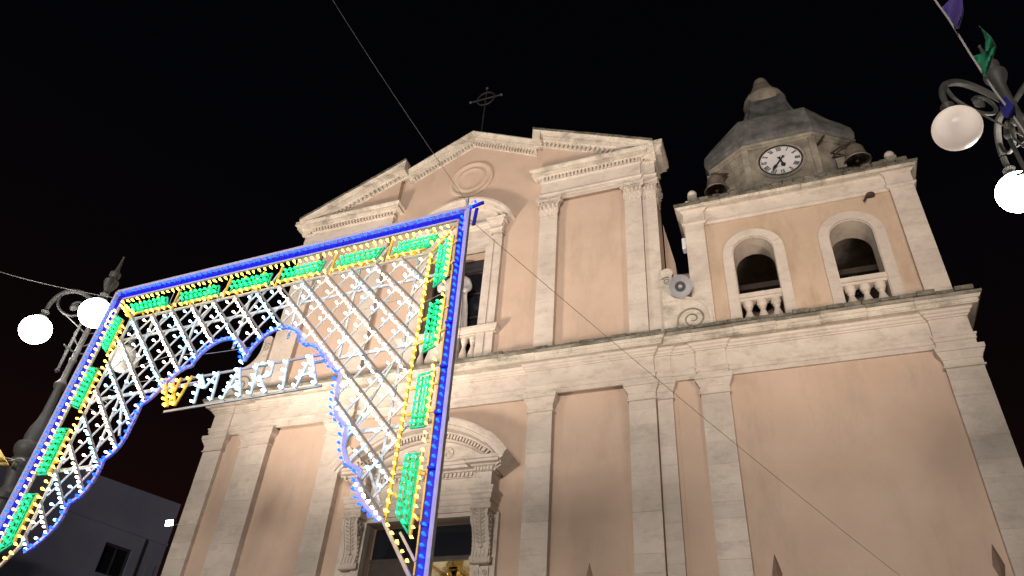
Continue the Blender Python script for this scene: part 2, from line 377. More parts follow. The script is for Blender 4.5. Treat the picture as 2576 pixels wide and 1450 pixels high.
# the projecting slab, cut into stones, with the weathered top course
def slab_stones(path, prof, name='cornice_stone', mat='ledge', lmin=0.7, lmax=1.3):
    for i in range(len(path)-1):
        a, b = Vector(path[i]), Vector(path[i+1]); L = (b-a).length
        n = max(1, round(L / ((lmin+lmax)/2)))
        for k in range(n):
            j = random.uniform(-0.006, 0.006)
            p0 = a + (b-a)*(k/n); p1 = a + (b-a)*((k+1)/n)
            d = (b-a).normalized(); first, last = k == 0, k == n-1
            mb = CB()
            nrm = Vector((d.y, -d.x))
            def ring(p, ext): return [(p.x + nrm.x*(q + j) + d.x*ext(q), p.y + nrm.y*(q + j) + d.y*ext(q), z + j) for q, z in prof]
            def corner(idx, s):
                if idx <= 0 or idx >= len(path)-1: return lambda q: 0
                d0 = (Vector(path[idx]) - Vector(path[idx-1])).normalized(); d1 = (Vector(path[idx+1]) - Vector(path[idx])).normalized()
                cr = d0.x*d1.y - d0.y*d1.x
                return (lambda q: q * (1 if cr > 0 else -1) * s) if abs(cr) > 0.5 else (lambda q: 0)
            e0 = corner(i, -1) if first else (lambda q: 0.003)
            e1 = corner(i+1, 1) if last else (lambda q: -0.003)
            mb.loft([ring(p0, e0), ring(p1, e1)]); mb.build(name, mat)
S1 = [(-0.03, 11.979), (0.25, 11.979), (0.25, 12.00), (0.27, 12.01), (0.27, 12.09), (0.30, 12.10), (0.345, 12.16), (-0.03, 12.165)]
S2 = [(-0.03, 12.167), (0.35, 12.167), (0.37, 12.19), (0.37, 12.24), (0.35, 12.26), (-0.03, 12.261)]
slab_stones([(-16.57, 19), (-16.57, YC + 0.03), (-15.22, YC + 0.03), (-15.22, YA), (-2.78, YA), (-2.78, YC + 0.03), (4.26, YC + 0.03), (4.26, 21)], S1)
slab_stones([(-16.57, 19), (-16.57, YC + 0.03), (-15.22, YC + 0.03), (-15.22, YA), (-2.78, YA), (-2.78, YC + 0.03), (4.26, YC + 0.03), (4.26, 21)], S2, 'cornice_lip', 'lip', 0.6, 1.5)
# flat roof behind the cornice
CB().box(-16.5, -15.18, 16.2, 19, 11.99, 12.2).build('roof_terrace', 'ledge')
CB().box(-2.42, 4.2, 16.2, 21.5, 11.99, 12.2).build('roof_terrace', 'ledge')
# rough mossy course at the foot of the upper storey
def rubble(x0, x1, y, z, n, h=0.09, mat='moss'):
    for i in range(n):
        a = x0 + (x1-x0)*i/n; b = x0 + (x1-x0)*(i+1)/n
        hh = h*random.uniform(0.7, 1.3); dy = random.uniform(-0.03, 0.03)
        CB().box(a + 0.004, b - 0.006, y + dy, y + 0.3, z, z + hh).build('coping_stone', mat, bevel=0.012)
rubble(-15.4, -2.5, 15.60, 12.264, 30, 0.07); rubble(-2.45, 4.5, 15.68, 12.264, 18, 0.11)

# ---- corinthian capital as one shared mesh: width 1, height 1, depth 0.3
def corinthian():
    mb = MB()
    rings = []
    for t, w, d in ((0.0, 0.40, 0.02), (0.3, 0.41, 0.04), (0.6, 0.44, 0.08), (0.82, 0.52, 0.14)):
        rings.append([(-w, 0.2, t), (-w, -d, t), (w, -d, t), (w, 0.2, t)])
    mb.loft(rings)
    mb.box(-0.43, 0.43, -0.07, 0.2, -0.06, 0.0)
    def leaf(x, z0, z1, w, y, side=0):
        L = []
        for i, (t, ww, dd) in enumerate(((0, 0.55, 0.0), (0.25, 0.95, 0.02), (0.5, 1.0, 0.035), (0.72, 0.85, 0.06), (0.9, 0.6, 0.13), (1.0, 0.35, 0.17), (0.93, 0.2, 0.2))):
            z = z0 + (z1-z0)*t; a = w/2*ww
            L.append([(x - a, y - dd + 0.012, z), (x - a*0.4, y - dd - 0.02, z), (x, y - dd - 0.035, z), (x + a*0.4, y - dd - 0.02, z), (x + a, y - dd + 0.012, z), (x, y - dd + 0.03, z)])
        mb.loft(L)
    for i in range(4): leaf(-0.33 + 0.22*i, 0.0, 0.42, 0.19, -0.03)
    for i in range(3): leaf(-0.22 + 0.22*i, 0.12, 0.66, 0.2, -0.07)
    for s in (-1, 1): leaf(s*0.4, 0.1, 0.62, 0.14, -0.06)
    for s in (-1, 1):     # corner volutes and their stalks
        pts = [(s*x, z) for x, z in spiral(0.50, 0.76, 0.115, 0.02, radians(100), -1.6, 26)]
        mb.tube([(x, -0.20 - 0.05*abs(x)/0.5, z) for x, z in pts], [0.034 - 0.012*i/26 for i in range(27)], 6)
        mb.tube([(s*0.16, -0.09, 0.48), (s*0.24, -0.15, 0.68), (s*0.36, -0.20, 0.82), (s*0.48, -0.24, 0.875)], [0.025, 0.03, 0.032, 0.034], 6)
        pts = spiral(0.11, 0.72, 0.07, 0.015, radians(80), 1.3, 18)
        mb.tube([(s*x, -0.18, z) for x, z in pts], 0.02, 5)
    ab = []
    for i in range(9):
        t = -1 + i/4; ab.append((0.60*t, -0.30 + 0.12*(1 - t*t)))
    for z0, z1, k in ((0.87, 0.93, 1.0), (0.93, 1.0, 1.07)):
        ring = [(x*k, y*k) for x, y in ab] + [(0.6*k, 0.2), (-0.6*k, 0.2)]
        mb.loft([[(x, y, z0) for x, y in ring], [(x, y, z1) for x, y in ring]])
    for k in range(6):
        a = k*pi/3; mb.lathe((0.05*cos(a), -0.22, 0.92 + 0.05*sin(a)), [(0.001, -0.03), (0.03, -0.01), (0.035, 0.015), (0.001, 0.04)], 6, 'Y')
    mb.lathe((0, -0.24, 0.92), [(0.001, 0.0), (0.03, 0.01), (0.001, 0.05)], 6, 'Y')
    return mb.mesh('capital', 'stone', smooth=True)
cor_me = corinthian()
def corinth(x0, x1, yf, z1, core, wall):
    w = (x1-x0)/0.84
    cinst('capital', cor_me, core, ((x0+x1)/2, yf + 0.02, z1 + 0.03), (0, 0, 0), (w, w*0.75, 0.70))
def half_corinth(x0, x1, yf, z1, core, wall):
    cinst('capital', cor_me, core, ((x0+x1)/2, yf + 0.03, z1 + 0.03), (0, 0, 0), ((x1-x0)/0.84*0.98, 0.5, 0.70))
ZU = 12.24
for (a, b, y, f) in ((-6.06, -5.50, YA, corinth), (-3.38, -2.87, YA, corinth), (-2.86, -2.44, YB - 0.02, half_corinth)):
    pilaster(a, b, y, ZU, 17.33, f, seed=11, wall=YW)
    a2, b2 = mir(a, b); pilaster(a2, b2, y, ZU, 17.33, f, seed=12, wall=YW)
# side capital of the right return
cinst('side_capital', cor_me, church, (-2.43, 16.36, 17.36), (0, 0, pi/2), (0.5, 0.32, 0.70))

# ---- upper entablature blocks with dentils, each side of the open central bay
ZA = 18.05
for s in (1, -1):
    def X(x): return x if s == 1 else 2*GX - x
    pth = [(-6.08, YW), (-6.08, YA), (-2.85, YA), (-2.85, YB - 0.02), (-2.42, YB - 0.02), (-2.42, YW + 0.6)]
    if s == -1: pth = [(X(x), y) for x, y in pth][::-1]
    CB().sweep(pth, [(-0.05, ZA), (0.0, ZA), (0.0, ZA + 0.12), (0.02, ZA + 0.125), (0.02, ZA + 0.22), (0.05, ZA + 0.25), (0.05, ZA + 0.29), (-0.05, ZA + 0.295)]).build('architrave', 'stone')
    CB().sweep(pth, [(-0.05, ZA + 0.297), (-0.004, ZA + 0.297), (-0.004, ZA + 0.80), (0.04, ZA + 0.82), (0.05, ZA + 0.85), (-0.05, ZA + 0.852)]).build('frieze', 'stone')
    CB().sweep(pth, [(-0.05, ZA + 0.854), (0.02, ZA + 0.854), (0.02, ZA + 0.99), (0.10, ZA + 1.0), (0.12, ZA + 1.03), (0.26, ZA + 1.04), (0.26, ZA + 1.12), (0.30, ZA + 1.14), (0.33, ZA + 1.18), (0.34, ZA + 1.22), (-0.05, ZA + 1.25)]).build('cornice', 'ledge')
    n = 26
    for i in range(n):
        cinst('dentil', dentil_me, church, (X(-6.05 + (i + 0.5)*3.18/n), YA - 0.055, ZA + 0.925), scale=(0.066, 0.12, 0.115))
    for i in range(3):
        cinst('dentil', dentil_me, church, (X(-2.78 + i*0.125), YB - 0.075, ZA + 0.925), scale=(0.066, 0.12, 0.115))
    # raking cornice of the side, standing proud, with its triangular panel
    T0, T1 = (X(-6.37), 21.27), (X(-2.35), 19.36)
    prof = [(-0.05, 0.0), (0.40, 0.0), (0.41, 0.05), (0.37, 0.10), (0.34, 0.16), (0.30, 0.17), (0.30, 0.26), (0.16, 0.29), (0.12, 0.34), (0.04, 0.36), (0.04, 0.50), (0.02, 0.53), (-0.05, 0.53)]
    a, b = Vector(T0), Vector(T1); n = 5
    for k in range(n):
        p0 = a + (b-a)*(k/n + 0.0006); p1 = a + (b-a)*((k+1)/n - 0.0006); j = random.uniform(-0.006, 0.006)
        CB().rake([(p0.x, p0.y + j), (p1.x, p1.y + j)], prof, YA).build('raking_cornice', 'ledge')
    for k in range(9):
        q0 = a + (b-a)*(k/9 + 0.002); q1 = a + (b-a)*((k+1)/9 - 0.002); j = random.uniform(0.0, 0.02)
        CB().rake([(q0.x, q0.y + 0.03 + j), (q1.x, q1.y + 0.03 + j)], [(-0.05, -0.02), (0.40, -0.02), (0.43, 0.03), (0.425, 0.09 + j), (0.38, 0.10), (-0.05, 0.028)], YA).build('coping_stone', 'moss')
    for i in range(24):
        t = (i + 0.6)/26.5; x = T0[0] + (T1[0]-T0[0])*t; z = T0[1] + (T1[1]-T0[1])*t - 0.435
        if z > 19.36: cinst('dentil', dentil_me, church, (x, YA - 0.075, z), (0, 0 if 0 else (0.44 if s == 1 else -0.44), 0), scale=(0.064, 0.12, 0.12))
    CB().plate([(X(-6.10), 19.28), (X(-2.6), 19.28), (X(-6.10), 20.92)], [], YA, YW).build('pediment_panel', 'plaster')
    # top block of the side where the raking cornice steps back
    CB().plate([(X(-6.37), 21.265), (X(-6.37), 20.75), (X(-6.10), 20.7), (X(-6.10), 21.13)], [], YA - 0.38, YW + 0.4).build('cornice_return', 'ledge')
    # middle part of the raking cornice
    pm = [(-0.05, 0.0), (0.34, 0.0), (0.35, 0.05), (0.31, 0.10), (0.28, 0.16), (0.24, 0.17), (0.24, 0.25), (0.10, 0.28), (0.07, 0.33), (0.02, 0.35), (0.02, 0.50), (0.0, 0.53), (-0.05, 0.53)]
    a, b = Vector((GX, 22.26)), Vector((X(-6.37), 20.99)); n = 4
    for k in range(n):
        p0 = a + (b-a)*(k/n + (0.0008 if k else 0)); p1 = a + (b-a)*((k+1)/n - 0.0008); j = random.uniform(-0.005, 0.005) if k else 0
        CB().rake([(p0.x, p0.y + j), (p1.x, p1.y + j)], pm, YW - 0.02).build('raking_cornice', 'ledge')
    for i in range(21):
        t = (i + 0.45)/22; x = GX + (X(-6.37)-GX)*t; z = 22.26 + (20.99-22.26)*t - 0.425
        cinst('dentil', dentil_me, church, (x, YW - 0.085, z), (0, 0.46 if s == 1 else -0.46, 0), scale=(0.060, 0.13, 0.12))
    # shallow roof slab behind the pediment
    CB().plate([(GX, 22.23), (X(-2.4), 19.3), (X(-2.4), 19.1), (GX, 22.03)], [], YW + 0.1, YW + 0.9).build('pediment_top', 'ledge')
# right corner crown: mossy end block of the pediment
CB().sweep([(-2.95, YB - 0.02), (-2.42, YB - 0.02), (-2.42, YW + 0.6)], [(-0.05, 19.31), (0.30, 19.31), (0.33, 19.36), (0.34, 19.46), (-0.05, 19.50)]).build('cornice_end', 'ledge')
CB().sweep([(2*GX + 2.42, YW + 0.6), (2*GX + 2.42, YB - 0.02), (2*GX + 2.95, YB - 0.02)], [(-0.05, 19.31), (0.30, 19.31), (0.33, 19.34), (0.34, 19.38), (-0.05, 19.40)]).build('cornice_end', 'ledge')
# blind oculus
oc = CB().lathe((GX + 0.03, YW - 0.02, 20.05), [(0.84, -0.02), (0.84, 0.035), (0.80, 0.07), (0.745, 0.075), (0.70, 0.05), (0.66, 0.02), (0.58, 0.02), (0.54, 0.045), (0.48, 0.045), (0.44, 0.02), (0.3, 0.03), (0.001, 0.035)], 64, 'Y').build('oculus', 'plaster', smooth=True)

# ---- iron cross on the gable
cx, cy, cz = -8.72, 16.3, 22.1
cross = thing('gable_cross', 'thin dark iron cross with a ring standing on the gable top', 'cross', (cx, cy, cz))
MB().lathe((0, 0, 0), [(0.14, 0), (0.15, 0.1), (0.09, 0.2), (0.13, 0.32), (0.10, 0.42), (0.001, 0.46)], 12).build('finial_base', 'old_stone', cross, True)
MB().tube([(0, 0, 0.3), (0, 0, 3.15)], 0.028).build('shaft', 'black', cross)
MB().tube([(-0.62, 0, 2.55), (0.62, 0, 2.55)], 0.03).build('arm', 'black', cross)
MB().tube([(0.36*cos(a*pi/16), 0, 2.55 + 0.36*sin(a*pi/16)) for a in range(33)], 0.032).build('ring', 'black', cross)
kn = MB()
for p in ((-0.64, 2.55), (0.64, 2.55), (0, 3.18)): kn.lathe((p[0], 0, p[1]), [(0.001, -0.06), (0.055, -0.03), (0.055, 0.03), (0.001, 0.06)], 8)
kn.build('end_knob', 'iron', cross, True)

# ---- upper window with segmental hood, balustrade and pier
w = node('window')
CB().plate([(-10.28, 12.26), (-7.32, 12.26), (-7.32, 17.08), (-10.28, 17.08)], [[(-9.77, 12.27), (-7.83, 12.27), (-7.83, 16.6), (-9.77, 16.6)]], 15.99, YW + 0.02).build('surround', 'stone', w)
CB().plate([(-10.02, 12.5), (-7.58, 12.5), (-7.58, 16.85), (-10.02, 16.85)], [[(-9.77, 12.51), (-7.83, 12.51), (-7.83, 16.6), (-9.77, 16.6)]], 15.955, 15.988).build('frame_moulding', 'stone', w)
CB().box(-9.77, -7.83, 16.50, 16.52, 13.0, 16.62).build('pane', 'glass', w)
mb = CB()
for x in (-9.77, -8.82, -7.87): mb.box(x, x + 0.05, 16.44, 16.495, 13.4, 16.6)
for z in (14.3, 15.2, 16.0): mb.box(-9.72, -7.87, 16.45, 16.49, z, z + 0.035)
mb.build('glazing_bars', 'dark_iron', w)
for s in (1, -1):
    def X(x): return x if s == 1 else 2*GX - x
    def sw(pr, name, x0=-7.70, x1=-7.30, yf=15.86):
        p = [(x0, YW), (x0, yf), (x1, yf), (x1, YW)]
        if s == -1: p = [(X(x), y) for x, y in p][::-1]
        CB().sweep(p, pr).build(name, 'stone', w)
    sw([(-0.05, 17.09), (0.0, 17.09), (0.01, 17.17), (0.04, 17.19), (0.04, 17.24), (-0.05, 17.25)], 'impost')
    sw([(-0.05, 17.252), (-0.02, 17.252), (-0.02, 17.42), (0.03, 17.44), (0.06, 17.50), (0.09, 17.52), (0.10, 17.60), (0.14, 17.62), (-0.05, 17.64)], 'impost')
hoodp = arc(GX, 16.68, 2.10, radians(30.5), radians(149.5), 28)
rings = []
for x, z in hoodp:
    d = Vector((x - GX, z - 16.68)).normalized()
    rings.append([(x - d.x*q, 16.16 - p, z - d.y*q) for p, q in ((0.0, 0.0), (0.42, 0.0), (0.42, 0.07), (0.37, 0.10), (0.36, 0.15), (0.22, 0.17), (0.20, 0.26), (0.10, 0.29), (0.08, 0.36), (0.0, 0.37))])
CB().loft(rings).build('hood', 'stone', w)
tym = arc(GX, 16.68, 1.74, radians(30), radians(150), 20)
CB().plate(tym, [], 16.08, 16.2).build('tympanum', 'stone', w)
rings = []
for x, z in arc(GX, 16.98, 1.0, radians(25), radians(155), 16):
    d = Vector((x - GX, z - 16.98)).normalized()
    rings.append([(x - d.x*q, 16.08 - p, z - d.y*q) for p, q in ((0, 0), (0.05, 0), (0.06, 0.06), (0, 0.09))])
CB().loft(rings).build('tympanum_moulding', 'stone', w)
CB().sweep([(-10.3, YW), (-10.3, 15.98), (-7.3, 15.98), (-7.3, YW)], [(-0.05, 17.09), (0.02, 17.09), (0.02, 17.4), (0.05, 17.44), (0.06, 17.5), (0.12, 17.53), (0.13, 17.6), (-0.05, 17.63)]).build('cornice', 'stone', w)
bal = node('window_balustrade')
CB().sweep([(-10.34, YW), (-10.34, 15.93), (-7.26, 15.93), (-7.26, YW)], [(-0.3, 13.33), (0.02, 13.33), (0.03, 13.38), (0.07, 13.40), (0.10, 13.46), (0.10, 13.53), (-0.3, 13.56)]).build('sill', 'stone', bal)
CB().box(-9.76, -7.84, 15.97, 16.35, 13.30, 13.54).build('rail', 'stone', bal)
CB().box(-10.1, -7.5, 15.9, 16.3, 12.262, 12.36).build('plinth', 'ledge', bal)
def baluster_mesh(h):
    k = h/0.72
    pr = [(0.10, 0), (0.10, 0.05), (0.07, 0.06), (0.055, 0.09), (0.075, 0.12), (0.115, 0.20), (0.125, 0.27), (0.10, 0.36), (0.06, 0.47), (0.05, 0.54), (0.075, 0.56), (0.06, 0.585), (0.095, 0.62), (0.10, 0.64), (0.10, 0.72)]
    return MB().lathe((0, 0, 0), [(r*1.0, z*k) for r, z in pr], 14).mesh('baluster', 'stone', True)
bm1 = baluster_mesh(0.94)
for i in range(7): cinst('baluster', bm1, bal, (-9.62 + i*0.273, 16.12, 12.36))

# ---- main portal
po = node('portal')
def P(mb, name, mat='stone', smooth=False): return mb.build(name, mat, po, smooth)
P(CB().plate([(-11.0, 1.28), (-6.72, 1.28), (-6.72, 8.05), (-11.0, 8.05)], [[(-10.28, 1.281), (-7.30, 1.281), (-7.30, 7.95), (-10.28, 7.95)]], 16.02, YW + 0.02), 'door_surround')
P(CB().plate([(-10.5, 1.29), (-7.08, 1.29), (-7.08, 8.049), (-10.5, 8.049)], [[(-10.28, 1.291), (-7.30, 1.291), (-7.30, 7.95), (-10.28, 7.95)]], 15.94, 16.018), 'door_moulding')
XB0, XB1 = -7.28, -6.80
def console():
    """scrolled bracket: local x across, y outwards negative, z from -1.3 to 0"""
    sub = []
    front = [(-0.48, 0.0), (-0.50, -0.10), (-0.47, -0.22), (-0.40, -0.34), (-0.30, -0.50), (-0.22, -0.68), (-0.19, -0.85), (-0.22, -0.98), (-0.25, -1.08), (-0.21, -1.18), (-0.12, -1.2)]
    mb = MB()
    prof = [(0.0, 0.0)] + front + [(0.0, -1.2)]
    hw = 0.20
    for sgn in ((-1, 1),):
        L = [(-hw, y, z) for y, z in prof]; R = [(hw, y, z) for y, z in prof]; mb.loft([L, R])
    for sx in (-1, 1):   # raised edge bands and side volutes
        rings = []
        for y, z in front: rings.append([(sx*hw*0.80, y + 0.02, z), (sx*hw*0.80, y - 0.03, z), (sx*hw*1.06, y - 0.03, z), (sx*hw*1.06, y + 0.02, z)])
        mb.loft(rings)
        sp_ = spiral(-0.30, -0.20, 0.19, 0.03, radians(170), 2.0 , 44)
        mb.tube([(sx*(hw + 0.012), y, z) for y, z in sp_], [0.026 - 0.01*i/44 for i in range(45)], 6)
        mb.lathe((sx*(hw + 0.0), -0.30, -0.20), [(0.05, -0.05), (0.05, 0.05), (0.001, 0.051)], 10, 'X')
        sp_ = spiral(-0.12, -1.08, 0.10, 0.02, radians(190), -1.5, 24)
        mb.tube([(sx*(hw + 0.01), y, z) for y, z in sp_], 0.018, 5)
        for k in range(6):     # side foliage
            z = -0.42 - 0.1*k; y = -0.22 + 0.018*k
            mb.obox((sx*(hw + 0.015), y, z), (0.016, 0, 0), (0, 0.05, 0.02), (0, -0.01, 0.03))
    def yf(z):
        for (y0, z0), (y1, z1) in zip(front, front[1:]):
            if z1 <= z <= z0: return y0 + (y1-y0)*(z-z0)/(z1-z0)
        return -0.2
    for sx in (-1, 1):   # acanthus leaf lobes down the front
        for k in range(9):
            z = -0.07 - 0.082*k; y = yf(z) - 0.02
            w_ = 0.075 - 0.002*k
            rr = []
            for t, q, l in ((0, 0.9, 0.0), (0.5, 1.0, 0.03), (1.0, 0.35, 0.012)):
                c = Vector((sx*(0.035 + w_*t*1.35), y - l, z + 0.045*t)); h = 0.030*q
                rr.append([c + Vector((0, 0.03, h)), c + Vector((0, -0.016, 0)), c + Vector((0, 0.03, -h))])
            mb.loft(rr)
    mb.tube([(0, yf(z) - 0.03, z) for z in (-0.03, -0.15, -0.3, -0.45, -0.6, -0.74)], [0.03, 0.028, 0.026, 0.024, 0.022, 0.02], 6)
    mb.lathe((0, yf(-0.8) - 0.03, -0.80), [(0.001, -0.06), (0.05, -0.03), (0.06, 0.0), (0.04, 0.04), (0.001, 0.06)], 8)
    for x in (-0.09, 0.0, 0.09): mb.tube([(x, yf(-0.84) - 0.012, -0.84), (x, yf(-0.95) - 0.012, -0.95), (x, yf(-1.05) - 0.014, -1.05)], 0.016, 5)
    mb.lathe((0, -0.17, -1.10), [(0.085, -0.26), (0.085, 0.26)], 12, 'X')
    return mb
cons_me = console().mesh('console', 'stone', True)
def lowfol():
    mb = MB()
    mb.box(-0.19, 0.19, -0.06, 0.0, -0.75, 0.0)
    for sx in (-1, 1):
        mb.tube([(sx*x, -0.08, z) for x, z in spiral(0.09, -0.34, 0.085, 0.015, radians(80), -1.5, 22)], 0.02, 5)
        mb.tube([(sx*x, -0.08, z) for x, z in spiral(0.09, -0.12, 0.075, 0.015, radians(-80), 1.4, 22)], 0.02, 5)
        for k in range(4): mb.obox((sx*(0.05 + 0.02*k), -0.075, -0.5 - 0.05*k), (0.04, 0, 0.02), (0, 0.02, 0), (-0.01*sx, 0, 0.02))
    mb.lathe((0, -0.08, -0.23), [(0.001, -0.02), (0.03, 0), (0.001, 0.04)], 8, 'Y')
    return mb
low_me = lowfol().mesh('carved_drop', 'stone', True)
for s in (1, -1):
    def X(x): return x if s == 1 else 2*GX - x
    xm = X((XB0 + XB1)/2)
    cinst('console', cons_me, po, (xm, 16.02, 7.98), scale=(1.0, 0.82, 1.0))
    cinst('carved_drop', low_me, po, (xm, 16.02, 6.74))
    def sw(pr, name, x0=XB0, x1=XB1, yf=15.62, mat='stone'):
        p = [(x0, YW), (x0, yf), (x1, yf), (x1, YW)]
        if s == -1: p = [(X(x), y) for x, y in p][::-1]
        P(CB().sweep(p, pr), name, mat)
    sw([(-0.4, 7.985), (0.0, 7.985), (0.03, 8.0), (0.03, 8.12), (-0.4, 8.125)], 'fluted_block')
    for i in range(7): cinst('flute', dentil_me, po, (X(XB0 + 0.02 + i*0.073), 15.585, 8.06), scale=(0.03, 0.012, 0.10))
    sw([(-0.2, 8.127), (-0.03, 8.127), (-0.01, 8.22), (0.02, 8.24), (0.02, 8.34), (0.05, 8.36), (0.05, 8.44), (0.09, 8.48), (0.09, 8.53), (-0.2, 8.535)], 'architrave')
    sw([(-0.2, 8.537), (-0.03, 8.537), (-0.03, 8.92), (0.0, 8.93), (-0.2, 8.932)], 'frieze')
    sw([(-0.2, 8.934), (0.01, 8.934), (0.01, 9.04), (0.07, 9.06), (0.10, 9.09), (0.20, 9.10), (0.20, 9.17), (0.24, 9.18), (0.26, 9.25), (-0.2, 9.27)], 'cornice')
    for i in range(6): cinst('dentil', dentil_me, po, (X(XB0 + 0.03 + i*0.085), 15.59, 8.985), scale=(0.05, 0.05, 0.085))
    for i in range(5): cinst('dentil', dentil_me, po, (X(XB1 + 0.03), 15.68 + i*0.085, 8.985), scale=(0.05, 0.05, 0.085))
def cen(pr, name, yf=15.90): return P(CB().sweep([(2*GX - XB0 + 0.0, yf), (XB0, yf)], [(p, z) for p, z in pr]), name)
cen([(-0.2, 8.052), (0.0, 8.052), (0.0, 8.20), (0.03, 8.22), (0.03, 8.34), (0.06, 8.37), (0.06, 8.46), (0.10, 8.50), (0.10, 8.53), (-0.2, 8.535)], 'architrave')
cen([(-0.2, 8.537), (-0.01, 8.537), (-0.01, 8.92), (-0.2, 8.922)], 'frieze')
cen([(-0.2, 8.924), (0.02, 8.924), (0.02, 9.04), (0.09, 9.06), (0.12, 9.09), (0.24, 9.10), (0.24, 9.17), (0.28, 9.18), (0.30, 9.25), (-0.2, 9.27)], 'cornice')
nd = 27
for i in range(nd): cinst('dentil', dentil_me, po, (2*GX - XB0 + 0.06 + (XB0*2 - 2*GX - 0.12)*i/(nd-1), 15.855, 8.985), scale=(0.052, 0.10, 0.09))
# segmental pediment: middle part and proud ends
CZ, RO = 7.44, 3.09
def hood(a0, a1, yf, n, nm='hood'):
    rings = []
    for x, z in arc(GX, CZ, RO, a0, a1, n):
        d = Vector((x - GX, z - CZ)).normalized()
        rings.append([(x - d.x*q, yf - p, z - d.y*q) for p, q in ((-0.5, 0.0), (0.44, 0.0), (0.45, 0.06), (0.40, 0.12), (0.37, 0.17), (0.32, 0.18), (0.32, 0.27), (0.16, 0.30), (0.13, 0.34), (0.05, 0.35), (0.05, 0.47), (0.0, 0.50), (-0.5, 0.50))])
    P(CB().loft(rings), nm)
aE, aB = radians(36), radians(50)
hood(aB, pi - aB, 15.90, 30)
hood(aE, aB - 0.002, 15.66, 8); hood(pi - aB + 0.002, pi - aE, 15.66, 8)
for i in range(40):
    a = aB + 0.02 + (pi - 2*aB - 0.04)*i/39; r = RO - 0.405
    cinst('dentil', dentil_me, po, (GX + r*cos(a), 15.82, CZ + r*sin(a)), (0, pi/2 - a, 0), scale=(0.052, 0.12, 0.11))
for k in range(6):
    for sg in (1, -1):
        a = aE + 0.02 + (aB - aE - 0.04)*k/5; a = a if sg == 1 else pi - a; r = RO - 0.405
        cinst('dentil', dentil_me, po, (GX + r*cos(a), 15.58, CZ + r*sin(a)), (0, pi/2 - a, 0), scale=(0.052, 0.12, 0.11))
tp = arc(GX, CZ, RO - 0.48, aE, pi - aE, 28)
tp = [(x, z) for x, z in tp if z > 9.25]
P(CB().plate(tp, [], 15.98, YW + 0.02), 'tympanum')
# relief scrolls in the tympanum
rel = CB()
for sg in (1, -1):
    rel.tube([(GX + sg*x, 15.97, z) for x, z in spiral(0.55, 9.65, 0.22, 0.03, radians(200), -1.5, 30)], 0.03, 5)
    rel.tube([(GX + sg*x, 15.97, z) for x, z in smooth_line([(0.2, 9.5), (0.6, 9.42), (1.0, 9.5), (1.35, 9.42)])], 0.025, 5)
rel.lathe((GX, 15.98, 9.72), [(0.26, -0.02), (0.25, 0.03), (0.19, 0.05), (0.14, 0.02), (0.001, 0.05)], 24, 'Y')
P(rel, 'tympanum_relief', smooth=True)
# transom, closed left leaf, interior
P(CB().box(-10.26, -7.32, 16.42, 16.46, 7.18, 7.94), 'transom_pane', 'glass')
P(CB().box(-10.28, -7.30, 16.38, 16.50, 7.08, 7.17), 'transom_bar', 'dark_wood')
leaf = node('door')
CB().box(-10.26, -8.95, 16.38, 16.46, 1.3, 7.075).build('left_leaf', 'dark_wood', leaf)
for zz in (1.6, 3.4, 5.2): CB().box(-10.1, -9.1, 16.352, 16.378, zz, zz + 1.5).build('door_panel', 'dark_wood', leaf)
inn = node('church_interior')
CB().plate([(-13.4, 1.25), (-4.8, 1.25), (-4.8, 10.2)] + arc(GX, 10.2, 4.0, 0, pi, 16)[1:-1] + [(-13.4, 10.2)], [[(-12.8, 1.3), (-5.4, 1.3), (-5.4, 9.6)] + arc(GX, 9.6, 3.4, 0, pi, 16) + [(-12.8, 9.6)]], 17.08, 30).build('nave_vault', 'cream', inn)
CB().box(-13.3, -4.9, 30, 30.2, 1.25, 13).build('apse_wall', 'cream', inn)
for yy in (19, 22, 25):
    rr = []
    for x, z in arc(GX, 9.6, 3.4, 0, pi, 20): rr.append([(x, yy, z), (x, yy + 0.5, z), (GX + (x-GX)*0.94, yy + 0.5, 9.6 + (z-9.6)*0.94), (GX + (x-GX)*0.94, yy, 9.6 + (z-9.6)*0.94)])
    CB().loft(rr).build('gilded_arch', 'gold', inn)
cor_gold = cor_me.copy(); cor_gold.materials.clear(); cor_gold.materials.append(M['gold'])
for yy in (19.2, 22.2, 25.2):
    for xx, r in ((-11.9, -pi/2), (-5.6, -pi/2), (-11.9, pi/2)):
        cinst('gilded_capital', cor_gold, inn, (xx, yy, 8.6), (0, 0, r), (1.1, 0.8, 1.0))
for sx in (-12.75, -5.5): CB().box(sx, sx + 0.12, 17.1, 30, 9.55, 9.8).build('gilded_cornice', 'gold', inn)

# ---- scrolled walls beside the upper storey
def volute_wall(s):
    def X(x): return x if s == 1 else 2*GX - x
    o = [(-2.45, 12.26), (-2.45, 14.35)] + [(x, z) for x, z in arc(-2.30, 14.33, 0.17, radians(150), radians(-60), 10)]
    o += smooth_line([(-2.20, 14.15), (-2.17, 13.85), (-2.05, 13.6), (-1.86, 13.42), (-1.66, 13.33), (-1.5, 13.25), (-1.37, 13.1), (-1.28, 12.88), (-1.25, 12.6), (-1.27, 12.26)], 4)
    o = [(X(x), z) for x, z in o]
    v = CB().plate(o, [], 15.93, 16.15).build('scroll_wall', 'ledge' if s == 1 else 'stone')
    CB().tube([(X(x), 15.925, z) for x, z in spiral(-1.72, 12.72, 0.40, 0.05, radians(200), -1.9, 50)], [0.028 - 0.01*i/50 for i in range(51)], 6).build('scroll_line', 'old_stone', v, True)
    CB().tube([(X(x), 15.925, z) for x, z in spiral(-2.30, 14.05, 0.16, 0.03, radians(150), -1.8, 36)], 0.016, 6).build('scroll_line', 'old_stone', v, True)
    CB().ribbon([(x + 0, z) for x, z in o[11:]], 0.07, 15.90, 15.93).build('scroll_rim', 'stone', v)
